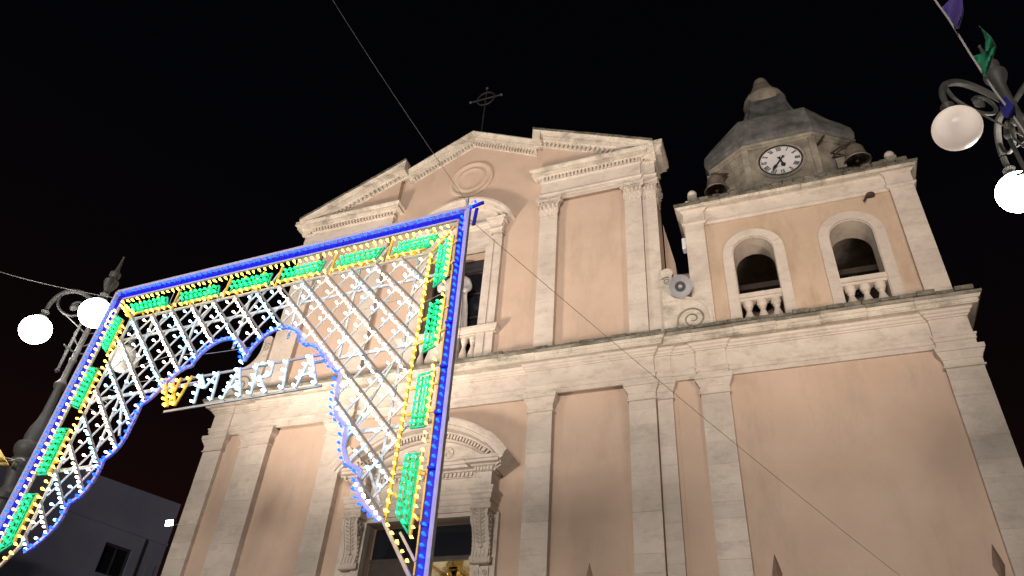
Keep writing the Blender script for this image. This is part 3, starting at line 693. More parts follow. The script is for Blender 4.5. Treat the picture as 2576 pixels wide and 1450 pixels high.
volute_wall(1); volute_wall(-1)

# ---- bell tower
TX = 1.24
def arch_op(xc, hw, z0, zs, n=14): return [(xc - hw, z0), (xc + hw, z0)] + arc(xc, zs, hw, 0, pi, n)
A1, A2, HW, ZS = 0.0, 2.43, 0.535, 14.73
TF = 16.14
CB().plate([(-1.66, 12.2), (4.14, 12.2), (4.14, 16.5), (-1.66, 16.5)], [arch_op(A1, HW, 12.25, ZS), arch_op(A2, HW, 12.25, ZS)], TF, TF + 0.75).build('tower_front', 'tower_plaster')
CB().box(-1.66, -1.1, TF + 0.752, 21.4, 12.2, 16.5).build('tower_side', 'tower_plaster')
CB().box(3.58, 4.14, TF + 0.752, 21.4, 12.2, 16.5).build('tower_side', 'tower_plaster')
CB().box(-1.098, 3.578, 20.9, 21.4, 12.2, 16.5).build('tower_back', 'tower_plaster')
CB().box(-1.098, 3.578, TF + 0.752, 20.898, 15.9, 16.49).build('tower_ceiling', 'old_stone')
CB().box(-1.09, 3.57, 17.6, 17.8, 14.6, 14.78).build('bell_beam', 'dark_wood')
for xc in (A1, A2):
    CB().plate(arch_op(xc, HW + 0.255, 12.24, ZS), [arch_op(xc, HW, 12.241, ZS)], TF - 0.04, TF).build('arch_surround', 'ashlar')
    CB().plate(arch_op(xc, HW, 12.242, ZS), [arch_op(xc, HW - 0.02, 12.243, ZS)], TF + 0.003, TF + 0.74).build('arch_reveal', 'stone')
    bb = node('tower_balustrade')
    CB().box(xc - HW + 0.003, xc + HW - 0.003, 16.18, 16.42, 13.20, 13.28).build('rail', 'stone', bb)
    CB().box(xc - HW + 0.003, xc + HW - 0.003, 16.14, 16.46, 13.282, 13.42).build('coping', 'stone', bb)
    CB().box(xc - HW + 0.003, xc + HW - 0.003, 16.16, 16.44, 12.2, 12.30).build('plinth', 'stone', bb)
bm2 = baluster_mesh(0.90)
for bb_, xc in zip([o for o in church.children if o.name.startswith('tower_balustrade')], (A1, A2)):
    for dx in (-0.34, 0.0, 0.34): cinst('baluster', bm2, bb_, (xc + dx, 16.30, 12.30), scale=(1.25, 1.25, 1))
def plain(x0, x1, yf, z1, core, wall): pass
pilaster(-1.70, -1.17, 16.0, 12.24, 15.95, plain, seed=21, wall=TF + 0.02)
pilaster(3.60, 4.17, 16.0, 12.24, 15.95, plain, seed=22, wall=TF + 0.02)
tp_ = [(-1.72, 21.4), (-1.72, 15.99), (-1.13, 15.99), (-1.13, 16.08), (3.56, 16.08), (3.56, 15.99), (4.19, 15.99), (4.19, 21.4)]
CB().sweep(tp_, [(-0.05, 15.95), (0.0, 15.95), (0.05, 15.99), (0.05, 16.03), (0.0, 16.05), (0.0, 16.40), (0.04, 16.42), (0.06, 16.45), (0.10, 16.47), (-0.05, 16.475)]).build('tower_entablature', 'stone')
slab_stones(tp_[:2] + tp_[-2:], [(-0.1, 16.477), (0.14, 16.477), (0.15, 16.53), (0.19, 16.545), (-0.1, 16.547)], 'cornice_stone', 'ledge', 0.35, 0.7)
slab_stones(tp_[:2] + tp_[-2:], [(-0.1, 16.549), (0.195, 16.549), (0.21, 16.58), (0.21, 16.64), (-0.1, 16.66)], 'cornice_lip', 'moss', 0.35, 0.7)
CB().box(-1.75, 4.2, 16.0, 21.4, 16.5, 16.645).build('tower_roof', 'ledge')
for i in range(20):
    a = -1.5 + i*0.285; hh = random.uniform(0.10, 0.18)
    CB().box(a, a + 0.275, 15.84 + random.uniform(-0.05, 0.04), 16.3, 16.655, 16.66 + hh).build('coping_stone', 'moss', bevel=0.02)
for i in range(26):
    a = -1.5 + i*0.2195; hh = random.uniform(0.05, 0.14)
    CB().box(a, a + 0.21, 15.93 + random.uniform(-0.03, 0.05), 16.29, 16.845, 16.85 + hh).build('coping_stone', 'moss', bevel=0.02)
for bx in (-1.42, 3.92):
    CB().box(bx - 0.20, bx + 0.20, 16.1, 16.5, 16.66, 17.0).build('ball_pedestal', 'ledge')
    CB().box(bx - 0.13, bx + 0.13, 16.17, 16.43, 17.0, 17.27).build('ball_pedestal', 'old_stone')
    CB().lathe((bx, 16.3, 17.40), [(0.001, -0.135)] + [(0.135*cos(a), 0.135*sin(a)) for a in [radians(t) for t in range(-70, 80, 20)]] + [(0.001, 0.135)], 16).build('ball', 'stone', smooth=True)
# lantern drum: long octagon
def octo(hf, hs, yf, yd, z, yc=18.95):
    ym = 2*yc - yd; yb = 2*yc - yf
    return [(TX - hf, yf, z), (TX + hf, yf, z), (TX + hs, yd, z), (TX + hs, ym, z), (TX + hf, yb, z), (TX - hf, yb, z), (TX - hs, ym, z), (TX - hs, yd, z)]
CB().loft([octo(0.97, 2.13, 17.05, 17.82, 16.6), octo(0.97, 2.13, 17.05, 17.82, 19.70)]).build('lantern_drum', 'old_stone')
for i in range(8):   # corner strips
    c = octo(0.97, 2.13, 17.05, 17.82, 0)[i]
    d = Vector((TX - c[0], 18.95 - c[1], 0)).normalized()*0.03
    CB().box(c[0] - d.x - 0.09, c[0] - d.x + 0.09, c[1] - d.y - 0.05, c[1] - d.y + 0.12, 16.62, 19.515).build('corner_strip', 'old_stone')

CB().loft([octo(0.98, 2.15, 17.02, 17.80, 19.52), octo(1.0, 2.17, 16.99, 17.77, 19.56), octo(1.0, 2.17, 16.99, 17.77, 19.64), octo(1.04, 2.2, 16.94, 17.72, 19.69)]).build('lantern_cornice', 'old_stone')
CB().loft([octo(1.04, 2.22, 16.93, 17.70, 19.70), octo(1.06, 2.27, 16.89, 17.65, 19.80), octo(1.07, 2.29, 16.90, 17.66, 20.0), octo(1.06, 2.25, 16.98, 17.72, 20.3), octo(1.04, 2.06, 17.06, 17.86, 20.72), octo(1.02, 1.78, 17.16, 17.95, 21.1), octo(0.96, 1.55, 17.34, 18.05, 21.24)]).build('lantern_roof', 'roof_stone')
CB().loft([octo(0.84, 1.2, 17.55, 18.15, 21.2), octo(0.76, 1.02, 17.72, 18.25, 21.6), octo(0.66, 0.88, 17.92, 18.35, 22.2), octo(0.57, 0.72, 18.12, 18.45, 22.9), octo(0.50, 0.58, 18.35, 18.55, 23.35)]).build('lantern_spire', 'roof_stone')
rib = CB()
for sx in (-1, 1): rib.tube([(TX + sx*0.84, 17.55, 21.25), (TX + sx*0.76, 17.72, 21.6), (TX + sx*0.66, 17.92, 22.2), (TX + sx*0.57, 18.12, 22.9), (TX + sx*0.50, 18.35, 23.35)], 0.07, 6)
rib.build('spire_rib', 'roof_stone', smooth=True)
CB().lathe((TX + 0.02, 18.9, 0), [(0.56, 23.2), (0.62, 23.35), (0.72, 23.48), (0.76, 23.62), (0.70, 23.82), (0.56, 24.0), (0.47, 24.2), (0.38, 24.42), (0.31, 24.6), (0.27, 24.8), (0.21, 24.97), (0.11, 25.07), (0.001, 25.1)], 16).build('spire_cap', 'old_stone', smooth=True)
CB().tube([at(2078, 333, 17.25), at(2056, 366, 17.12)], 0.035, 6).build('iron_stub', 'dark_iron')

# ---- clock
CK = Vector((1.235, 17.05, 18.82))
clock = node('clock'); clock.location = (CK.x - GX, CK.y - 16, CK.z)
def K(mb, name, mat, smooth=False):
    o = bpy.data.objects.new(name, mb.mesh(name, mat, smooth)); link(o); o.parent = clock; return o
K(MB().lathe((0, 0, 0), [(0.74, -0.02), (0.74, 0.03), (0.70, 0.06), (0.65, 0.05), (0.635, -0.02)], 56, 'Y'), 'stone_rim', 'old_stone', True)
K(MB().lathe((0, 0, 0), [(0.633, -0.02), (0.633, 0.045), (0.60, 0.05), (0.595, -0.02)], 56, 'Y'), 'iron_rim', 'black', True)
K(MB().lathe((0, 0, 0), [(0.592, -0.02), (0.592, 0.02), (0.001, 0.021)], 56, 'Y'), 'dial', 'dial')
NUM = ['XII', 'I', 'II', 'III', 'IIII', 'V', 'VI', 'VII', 'VIII', 'IX', 'X', 'XI']
for h, s in enumerate(NUM):
    mb = MB(); wd = {'I': 0.030, 'V': 0.062, 'X': 0.062}; tot = sum(wd[c] for c in s); x = -tot/2; H = 0.055
    for c in s:
        xc = x + wd[c]/2; x += wd[c]
        def bar(xa, za, xb, zb, t):
            d = Vector((xb-xa, 0, zb-za)); n_ = Vector((-d.z, 0, d.x)).normalized()*t
            mb.obox(((xa+xb)/2, 0, (za+zb)/2), d/2, (0, 0.003, 0), n_)
        if c == 'I': bar(xc, -H, xc, H, 0.009)
        if c == 'V': bar(xc - 0.024, H, xc, -H, 0.009); bar(xc + 0.024, H, xc, -H, 0.0045)
        if c == 'X': bar(xc - 0.024, H, xc + 0.024, -H, 0.009); bar(xc + 0.024, H, xc - 0.024, -H, 0.0045)
        for zz in (H, -H): mb.obox((xc, 0, zz), (wd[c]*0.42, 0, 0), (0, 0.003, 0), (0, 0, 0.004))
    o = K(mb, 'numeral', 'black'); a = -h*pi/6; o.scale = (1.25, 1, 1.25)
    o.location = (-sin(a)*0.485, -0.026, cos(a)*0.485); o.rotation_euler = (0, -a, 0)
mk = MB()
for i in range(60):
    a = i*pi/30
    mk.obox((sin(a)*0.568, -0.024, cos(a)*0.568), Vector((sin(a), 0, cos(a)))*(0.014 if i % 5 == 0 else 0.006), (0, 0.002, 0), Vector((cos(a), 0, -sin(a)))*0.004)
K(mk, 'minute_marks', 'black')
sg = MB().tube([(x, -0.024, z) for x, z in smooth_line([(-0.10, -0.27), (-0.05, -0.22), (-0.03, -0.275), (0.0, -0.235), (0.02, -0.27), (0.05, -0.24), (0.08, -0.265), (0.11, -0.245)])], 0.004, 4)
K(sg, 'maker_script', 'black')
def hand(a, L, w, tail):
    mb = MB(); d = Vector((sin(a), 0, cos(a))); n_ = Vector((d.z, 0, -d.x))
    pts = [(-tail, w*1.6), (-tail*0.45, w*0.5), (0.0, w*0.8), (L*0.45, w*0.75), (L*0.62, w*1.9), (L*0.8, w*1.5), (L, 0.003)]
    for (t0, w0), (t1, w1) in zip(pts, pts[1:]):
        mb.loft([[d*t0 + n_*w0 + Vector((0, q, 0)), d*t0 - n_*w0 + Vector((0, q, 0)), d*t1 - n_*w1 + Vector((0, q, 0)), d*t1 + n_*w1 + Vector((0, q, 0))] for q in (-0.004, 0.004)])
    return mb
o = K(hand(radians(165), 0.31, 0.038, 0.14), 'hour_hand', 'black'); o.location = (0, -0.045, 0)
o = K(hand(radians(216), 0.47, 0.028, 0.18), 'minute_hand', 'black'); o.location = (0, -0.06, 0)
K(MB().lathe((0, -0.03, 0), [(0.035, -0.01), (0.035, 0.045), (0.001, 0.046)], 12, 'Y'), 'hub', 'black')

# ---- bells: two on scrolled brackets beside the clock, two in the arches
def bell(loc, label, sc=1.0, group=None):
    t = thing('bell', label, 'bell', loc, group=group)
    MB().lathe((0, 0, 0), [(0.001, 0.62), (0.06, 0.62), (0.06, 0.57), (0.16, 0.53), (0.22, 0.44), (0.235, 0.32), (0.26, 0.16), (0.30, 0.07), (0.33, 0.02), (0.31, 0.0),
                           (0.28, 0.03), (0.235, 0.16), (0.21, 0.32), (0.19, 0.42), (0.13, 0.50), (0.001, 0.53)], 28).build('bell_body', 'bronze', t, True)
    MB().tube([(0, 0, 0.5), (0, 0, 0.08)], 0.018).build('clapper', 'dark_iron', t)
    MB().lathe((0, 0, 0.05), [(0.001, -0.06), (0.05, -0.02), (0.045, 0.03), (0.001, 0.06)], 10).build('clapper_ball', 'dark_iron', t, True)
    MB().tube([(-0.09, 0, 0.62), (-0.07, 0, 0.70), (0, 0, 0.73), (0.07, 0, 0.70), (0.09, 0, 0.62)], 0.022).build('crown_loop', 'dark_iron', t)
    t.scale = (sc, sc, sc); return t
bell((-0.75, 17.28, 18.26), 'bronze bell hung on a scrolled iron bracket left of the clock', 1.16)
bell((3.25, 16.95, 18.02), 'bronze bell hung on a scrolled iron bracket right of the clock', 1.16)
bell((A1, 17.7, 13.95), 'dark bell hanging inside the left arch of the bell tower', 0.95)
bell((A2, 17.7, 13.95), 'dark bell hanging inside the right arch of the bell tower', 0.95)
for bx, by, bz, sx in ((-0.72, 17.28, 18.22, 1), (3.25, 16.95, 18.10, -1)):
    mb = CB()
    wx, wy = (bx + sx*0.62, by + 0.30) if sx == 1 else (bx + sx*0.70, by + 0.52)
    mb.tube([(wx, wy, bz + 0.55), (wx, wy, bz + 1.0)], 0.035, 6)
    mb.tube([(wx, wy, bz + 0.92), ((wx + bx)/2, (wy+by)/2, bz + 0.90), (bx, by, bz + 0.82), (bx - sx*0.12, by - 0.02, bz + 0.80)], 0.035, 6)
    mb.tube([(wx - sx*0.02 + (bx - wx)*t, wy + (by - wy)*t, bz + 0.60 + 0.2*sin(t*pi) ) for t in [i/12 for i in range(11)]], 0.028, 6)
    sp_ = spiral(0, 0, 0.10, 0.02, 0, 1.5, 20)
    mb.tube([(bx + sx*0.18 + x, by, bz + 0.68 + z) for x, z in sp_], 0.024, 6)
    mb.build('bell_bracket', 'dark_iron', smooth=True)
    CB().box(bx + sx*0.42 - 0.12, bx + sx*0.42 + 0.12, by + 0.0, by + 0.3, bz - 0.15, bz + 0.25).build('hammer_box', 'old_stone')
# small broken bracket on the tower wall
CB().lathe((3.13, 16.08, 15.9), [(0.001, 0.06), (0.11, 0.04), (0.12, 0.0), (0.09, -0.04)], 10).build('wall_lamp_hood', 'dark_iron', smooth=True)
CB().tube([(3.13, 16.14, 15.93), (3.02, 16.06, 15.86), (2.94, 16.05, 15.72)], 0.03).build('wall_lamp_arm', 'dark_iron')

# ---- statue in the upper window
def statue():
    mb = MB(); zs = [0, 0.1, 0.45, 0.9, 1.2, 1.45, 1.62, 1.78, 1.90, 1.95]; rs = [0.36, 0.37, 0.34, 0.31, 0.27, 0.29, 0.32, 0.30, 0.16, 0.09]
    rings = []
    for k in range(40):
        z = 1.95*k/39
        for i in range(len(zs)-1):
            if zs[i] <= z <= zs[i+1] + 1e-6: r = rs[i] + (rs[i+1]-rs[i])*(z-zs[i])/(zs[i+1]-zs[i]); break
        ring = []
        for j in range(28):
            a = 2*pi*j/28; f = 1 + (0.10*sin(a*7 + z*1.3) + 0.05*sin(a*11 - z*2))*(1 if z < 1.3 else 0.35)
            ring.append((r*1.15*cos(a)*f + 0.05*sin(z*1.6), r*0.72*sin(a)*f, z))
        rings.append(ring)
    mb.loft(rings)
    hx = 0.03
    mb.lathe((hx, -0.02, 2.12), [(0.001, -0.17)] + [(0.13*cos(radians(t)), 0.17*sin(radians(t))) for t in range(-60, 81, 20)] + [(0.001, 0.17)], 16)
    mb.lathe((hx, 0.02, 2.15), [(0.001, -0.20)] + [(0.155*cos(radians(t)), 0.19*sin(radians(t))) for t in range(-50, 81, 20)] + [(0.001, 0.19)], 16)
    mb.lathe((hx, -0.02, 1.95), [(0.08, -0.1), (0.07, 0.1)], 12)
    mb.tube([(hx, -0.15, 2.16), (hx, -0.185, 2.11)], 0.02, 6)
    mb.lathe((hx, -0.12, 2.0), [(0.001, -0.1), (0.07, -0.02), (0.08, 0.04), (0.001, 0.07)], 10)
    for sx in (-1, 1):
        if sx == 1: arm = [(0.30, 0, 1.70), (0.43, -0.06, 1.42), (0.36, -0.24, 1.28), (0.20, -0.32, 1.36)]
        else: arm = [(-0.28, 0, 1.70), (-0.42, -0.10, 1.50), (-0.40, -0.24, 1.75), (-0.36, -0.30, 1.98)]
        mb.tube(smooth_line(arm, 5), [0.11 - 0.05*i/15 for i in range(16)], 10)
        hnd = Vector(arm[-1])
        for f in range(4): mb.tube([hnd, hnd + Vector((-sx*0.03*(f-1.5), -0.02, 0.06)), hnd + Vector((-sx*0.03*(f-1.5), -0.05, 0.10))], 0.016, 5)
    o = mb.build('statue', 'marble')
    md = o.modifiers.new('r', 'REMESH'); md.mode = 'VOXEL'; md.voxel_size = 0.022
    ms = o.modifiers.new('s', 'SMOOTH'); ms.factor = 0.5; ms.iterations = 2
    dg = bpy.context.evaluated_depsgraph_get(); me = bpy.data.meshes.new_from_object(o.evaluated_get(dg)); o.modifiers.clear(); o.data = me
    me.shade_smooth(); me.name = 'statue_body'
    return o
st = statue(); st.name = 'statue_body'
stt = thing('statue', 'pale marble robed saint statue standing in the upper church window behind the balustrade', 'statue', (-8.84, 16.22, 13.55))
st.parent = stt; st.scale = (1.15, 0.75, 1.2)
MB().box(-0.42, 0.42, -0.24, 0.24, -1.18, 0.0).build('pedestal', 'stone', stt)

# ---- loudspeaker and floodlights
hx, hy, hz = -1.945, 15.78, 13.70
sp1 = thing('loudspeaker', 'round grey horn loudspeaker above the scroll left of the bell tower', 'loudspeaker', (hx, hy, hz))
MB().lathe((0, 0, 0), [(0.001, -0.12), (0.09, -0.11), (0.12, -0.06), (0.18, 0.0), (0.265, 0.08), (0.29, 0.12), (0.305, 0.11), (0.29, 0.09), (0.20, -0.03), (0.14, -0.12), (0.10, -0.30), (0.001, -0.30)], 32, 'Y').build('horn_bell', 'horn', sp1, True)
MB().lathe((0, 0, 0), [(0.135, -0.03), (0.14, -0.04), (0.001, -0.06)], 24, 'Y').build('throat', 'black', sp1, True)
MB().lathe((0, 0, 0), [(0.06, -0.1), (0.055, 0.0), (0.035, 0.03), (0.001, 0.04)], 16, 'Y').build('reflector', 'horn', sp1, True)
MB().tube([(0.0, 0.25, -0.02), (0.0, 0.42, -0.02), (0.3, 0.48, 0.05)], 0.025).build('bracket', 'dark_iron', sp1)
sp1.rotation_euler = (radians(33), 0, radians(7))
fl = thing('security_light', 'small white box lamp on the left edge of the bell tower', 'lamp', (-1.74, 16.2, 15.42))
MB().box(-0.09, 0.03, -0.12, 0.12, -0.20, 0.20).build('housing', 'white_plastic', fl, bevel=0.02)
MB().box(0.0, 0.06, 0.0, 0.04, -0.04, 0.04).build('bracket', 'white_plastic', fl)
fp = at(*((0 + 1240*0.549)*0.63137, (1500 + 1062*0.549)*0.63137), 16.5)
f2 = thing('floodlight', 'small lit floodlight on the dark wall left of the church corner', 'floodlight', fp)
MB().obox((0, 0, 0), (0.17, -0.02, 0.0), (0.0, 0.05, 0.03), (0, -0.03, 0.09)).build('housing', 'iron', f2)
MB().obox((0.01, -0.058, -0.03), (0.15, -0.018, 0), (0.0, 0.012, 0.007), (0, -0.025, 0.075)).build('lens', 'flood', f2)
MB().tube([(0.1, 0.0, -0.1), (0.3, 0.05, -0.05), (fp.x*0 + 0.6, 0.1, 0.05)], 0.02).build('arm', 'iron', f2)

# ------------------------------------------------------------------ festive light arch
KT = math.tan(radians(-1.9)); TH = math.atan(KT); A0 = 6.4; UC = -6.66
lum = thing('festive_light_arch', 'tall festive arch of white lattice with blue, yellow and green bulbs standing before the church', 'light arch', (UC*cos(TH), A0 + KT*UC*cos(TH), 0), TH)
def LB(mb, name, mat, parent=None, smooth=False): return mb.build(name, mat, parent or lum, smooth)
bulbs = {'blue': [], 'yellow': [], 'green': [], 'cool': [], 'warm': []}
def U(u): return u - UC
def slat(u0, z0, u1, z1, w, y, t, name, mat):
    a = Vector((U(u0), 0, z0)); b = Vector((U(u1), 0, z1)); d = (b-a)/2; n = Vector((-d.z, 0, d.x)).normalized()*w/2
    return LB(MB().obox((a+b)/2 + Vector((0, y, 0)), d, (0, t/2, 0), n), name, mat)
def row(kind, u0, z0, u1, z1, sp=0.104, y=-0.05, j=0.006, e0=0.5, skip=0.0):
    L = math.hypot(u1-u0, z1-z0); n = max(1, int(round(L/sp)))
    for i in range(n):
        if skip and random.random() < skip: continue
        t = (i + e0)/n
        bulbs[kind].append((u0 + (u1-u0)*t + random.uniform(-j, j), y, z0 + (z1-z0)*t + random.uniform(-j, j)))
UL, UR, ZT = -9.93, -3.52, 8.50
ULb, URb = -10.09, -3.43     # the posts spread a little towards their feet
BOT = 3.55
def post_u(top, bot, z): return top + (bot-top)*(ZT - z)/(ZT - 4.0)
# outer pale beams and blue boards
slat(UL, ZT, UR + 0.03, ZT, 0.05, 0, 0.06, 'top_beam', 'wood')
slat(UR, ZT + 0.0, post_u(UR, URb, BOT), BOT, 0.05, 0, 0.06, 'post_beam', 'wood')
slat(UL, ZT, post_u(UL, ULb, 0.0), 0.0, 0.05, 0, 0.06, 'post_beam', 'wood')
slat(UL + 0.05, ZT - 0.085, UR - 0.05, ZT - 0.085, 0.10, 0.03, 0.012, 'blue_board', 'wood_blue_lit')
slat(UR - 0.075, ZT - 0.1, post_u(UR, URb, BOT) - 0.085, BOT, 0.115, 0.03, 0.012, 'blue_board', 'wood_blue_lit')
slat(UL + 0.09, ZT - 0.15, post_u(UL, ULb, 3.0) + 0.09, 3.0, 0.10, 0.03, 0.012, 'blue_board', 'wood_blue_lit')
for z in (7.55, 6.62, 6.0, 5.4, 4.75, 4.15): slat(post_u(UR, URb, z) - 0.14, z, post_u(UR, URb, z) + 0.02, z, 0.03, -0.01, 0.03, 'board_joint', 'wood_blue_lit')
row('blue', UL + 0.08, ZT - 0.09, UR - 0.08, ZT - 0.09)
row('blue', UR - 0.055, ZT - 0.14, post_u(UR, URb, BOT) - 0.06, BOT)
row('blue', UL + 0.09, ZT - 0.2, post_u(UL, ULb, 3.9) + 0.10, 3.9)
# small star on the top right corner and the pole
slat(-3.57, 8.1, -3.57, 8.72, 0.03, 0.02, 0.03, 'corner_pole', 'wood')
for k in range(4):
    a = k*pi/2 + 0.2; slat(-3.40 - 0.10*cos(a), 8.52 - 0.10*sin(a), -3.40 + 0.10*cos(a), 8.52 + 0.10*sin(a), 0.05, 0.0, 0.02, 'corner_star', 'wood_blue_lit') if k < 1 else None
slat(-3.42, 8.5, -3.44, 8.2, 0.045, 0.04, 0.02, 'corner_star', 'wood_blue_lit')
bulbs['blue'] += [(-3.40, -0.05, 8.53), (-3.46, -0.05, 8.46)]
# inner pale frame
IL, IR, ZI = -9.32, -4.0, 7.83
slat(IL, ZI, IR, ZI, 0.03, 0, 0.03, 'inner_beam', 'wood')
slat(IR, ZI, IR, 4.21, 0.03, 0, 0.03, 'inner_beam', 'wood_yellow_lit')
slat(IL, ZI, IL - 0.12, 4.3, 0.03, 0, 0.03, 'inner_beam', 'wood')
slat(UL + 0.17, ZT - 0.16, UR - 0.16, ZT - 0.16, 0.025, 0.02, 0.03, 'middle_beam', 'wood')
slat(UR - 0.145, ZT - 0.16, post_u(UR, URb, BOT + .1) - 0.155, BOT + 0.1, 0.02, 0.02, 0.03, 'middle_beam', 'wood_yellow_lit')
slat(UL + 0.17, ZT - 0.16, post_u(UL, ULb, 3.6) + 0.19, 3.6, 0.04, 0.02, 0.03, 'middle_beam', 'wood')
# yellow rows
row('yellow', UL + 0.26, 8.20, UR - 0.20, 8.19); row('yellow', IL + 0.30, 7.875, IR - 0.12, 7.87, 0.115)
row('yellow', UR - 0.20, 8.12, -3.62, 3.95); row('yellow', IR + 0.035, 7.78, IR + 0.03, 4.25)
row('yellow', UL + 0.22, 8.10, -9.86, 3.9); row('yellow', IL - 0.03, 7.72, IL - 0.15, 4.15)
row('yellow', IL - 0.02, 7.86, UL + 0.28, 8.16, 0.10); row('yellow', IL + 0.10, 7.88, UL + 0.40, 8.12, 0.10)
row('yellow', IR + 0.06, 7.90, UR - 0.22, 8.14, 0.13); row('yellow', IR - 0.05, 7.90, -3.80, 8.10, 0.13)
slat(IR + 0.02, 7.84, UR - 0.18, 8.22, 0.025, 0.0, 0.02, 'corner_brace', 'wood_yellow_lit'); slat(IL - 0.0, 7.84, UL + 0.2, 8.30, 0.025, 0.0, 0.02, 'corner_brace', 'wood_yellow_lit')
# foot of the right post: slanting end with its bulbs
slat(-4.02, 4.21, -3.62, 3.64, 0.035, 0, 0.03, 'foot_brace', 'wood'); row('yellow', -3.97, 4.20, -3.60, 3.72, 0.12)
slat(-3.80, 4.08, -3.58, 3.78, 0.025, 0, 0.02, 'foot_brace', 'wood'); slat(-3.62, 3.64, -3.47, 3.55, 0.03, 0, 0.03, 'foot_brace', 'wood')
slat(-9.44, 4.3, -9.98, 3.7, 0.035, 0, 0.03, 'foot_brace', 'wood'); row('yellow', -9.50, 4.18, -9.95, 3.72, 0.12)
slat(-3.5, 3.6, -3.5, 0.0, 0.08, 0, 0.08, 'post_foot', 'wood'); slat(-10.2, 3.2, -10.2, 0.0, 0.08, 0.05, 0.08, 'post_foot', 'wood')
# green panels (corner points in arch coordinates)
def panel(pts, vertical, sgn=1):
    p = [Vector((a, b)) for a, b in pts]
    for i in range(4):
        a, b = p[i], p[(i+1) % 4]; slat(a.x, a.y, b.x, b.y, 0.020, 0.0, 0.02, 'panel_frame', 'wood_green_lit')
    def q(s, t): return (p[0]*(1-s) + p[1]*s)*(1-t) + (p[3]*(1-s) + p[2]*s)*t
    for s in (0.10, 0.22, 0.5, 0.80, 0.90):
        a = q(s, 0.04); b = q(s, 0.96); slat(a.x, a.y, b.x, b.y, 0.03 if s in (0.22, 0.80) else 0.012, 0.012, 0.01, 'panel_slat', 'wood_green_lit')
    for i in range(8):
        for t in (0.26, 0.74):
            c = q((i + 0.5)/8, t); bulbs['green'].append((c.x, -0.05, c.y))
    for t in (0.26, 0.5, 0.74):
        a = q(0.04, t); b = q(0.96, t); slat(a.x, a.y, b.x, b.y, 0.024, 0.02, 0.01, 'panel_slat', 'wood_green_lit')
    # yellow ledge slat on the side of the inner row
    a, b = q(0.0, 1.16), q(1.0, 1.16)
    slat(a.x, a.y, b.x, b.y, 0.022, -0.01, 0.03, 'ledge_slat', 'wood_yellow_lit')
    for s in (0.25, 0.75):
        a, b = q(s, 1.18), q(s, 1.55); slat(a.x, a.y, b.x, b.y, 0.03, -0.005, 0.02, 'ledge_bracket', 'wood_yellow_lit')
        a, b = q(s, -0.05), q(s, -0.38); slat(a.x, a.y, b.x, b.y, 0.03, -0.005, 0.02, 'ledge_bracket', 'wood_yellow_lit')
panel([(-9.44, 8.12), (-8.70, 8.13), (-8.62, 7.95), (-9.30, 7.95)], False)
panel([(-8.40, 8.12), (-7.67, 8.12), (-7.62, 7.94), (-8.33, 7.94)], False)
panel([(-7.37, 8.12), (-6.68, 8.12), (-6.70, 7.94), (-7.40, 7.94)], False)
panel([(-6.42, 8.12), (-5.74, 8.12), (-5.80, 7.94), (-6.47, 7.94)], False)
panel([(-5.45, 8.12), (-4.77, 8.12), (-4.88, 7.94), (-5.54, 7.94)], False)
panel([(-4.50, 8.12), (-3.90, 8.13), (-4.06, 7.94), (-4.62, 7.94)], False)
for u in (-8.52, -7.52, -6.56, -5.62, -4.70): slat(u, 7.85, u + 0.03, 8.24, 0.035, 0.01, 0.02, 'cross_slat', 'wood_yellow_lit')
panel([(-3.88, 7.84), (-3.88, 7.22), (-3.715, 7.35), (-3.715, 8.02)], True)
panel([(-3.88, 6.92), (-3.88, 6.24), (-3.705, 6.32), (-3.705, 7.00)], True)
panel([(-3.88, 5.93), (-3.88, 5.25), (-3.70, 5.25), (-3.70, 5.95)], True)
panel([(-3.88, 4.93), (-3.88, 4.28), (-3.70, 4.06), (-3.70, 4.93)], True)
panel([(-9.66, 7.96), (-9.67, 7.38), (-9.50, 7.24), (-9.50, 7.86)], True)
panel([(-9.69, 7.02), (-9.71, 6.36), (-9.53, 6.28), (-9.52, 6.94)], True)
panel([(-9.74, 6.00), (-9.76, 5.30), (-9.57, 5.29), (-9.55, 5.97)], True)
panel([(-9.79, 5.02), (-9.80, 4.24), (-9.61, 4.34), (-9.59, 5.01)], True)
# scalloped rim of the opening
half = [(0.0, 6.61), (0.054, 6.78), (0.154, 6.916), (0.296, 7.017), (0.457, 7.057), (0.638, 7.028), (0.807, 6.932), (0.914, 6.80), (0.955, 6.69)]
half2 = [(0.955, 6.69), (1.072, 6.676), (1.215, 6.596), (1.355, 6.466), (1.44, 6.335), (1.528, 6.244), (1.647, 6.18)]
half3 = [(1.647, 6.18), (1.651, 6.0), (1.671, 5.818), (1.682, 5.70), (1.736, 5.553), (1.834, 5.45), (1.92, 5.40)]
half4 = [(1.92, 5.40), (1.925, 5.212), (1.965, 5.063), (2.06, 4.912), (2.225, 4.82)]
half5 = [(2.225, 4.82), (2.235, 4.70), (2.255, 4.587), (2.336, 4.45), (2.491, 4.31), (2.65, 4.21)]
curve = []
for sgn in (1, -1):
    whole = []
    for seg in (half, half2, half3, half4, half5):
        pts = [(UC + sgn*s, z) for s, z in seg]; sm = smooth_line(pts, 4); whole += sm if not whole else sm[1:]
        LB(MB().ribbon([(U(u), z) for u, z in sm], 0.045, -0.015, 0.02), 'scalloped_rim', 'wood')
        # blue bulbs on the opening side
        L = 0; acc = 0.04
        for (a, b) in zip(sm, sm[1:]):
            d = Vector((b[0]-a[0], b[1]-a[1])); l = d.length
            if l < 1e-6: continue
            n = Vector((d.y, -d.x))/l*sgn
            while acc < l:
                t = acc/l; bulbs['blue'].append((a[0] + d.x*t + n.x*0.035, -0.05, a[1] + d.y*t + n.y*0.035)); acc += 0.098
            acc -= l
    curve.append(whole)
bulbs['cool'].append((UC, -0.05, 6.56))
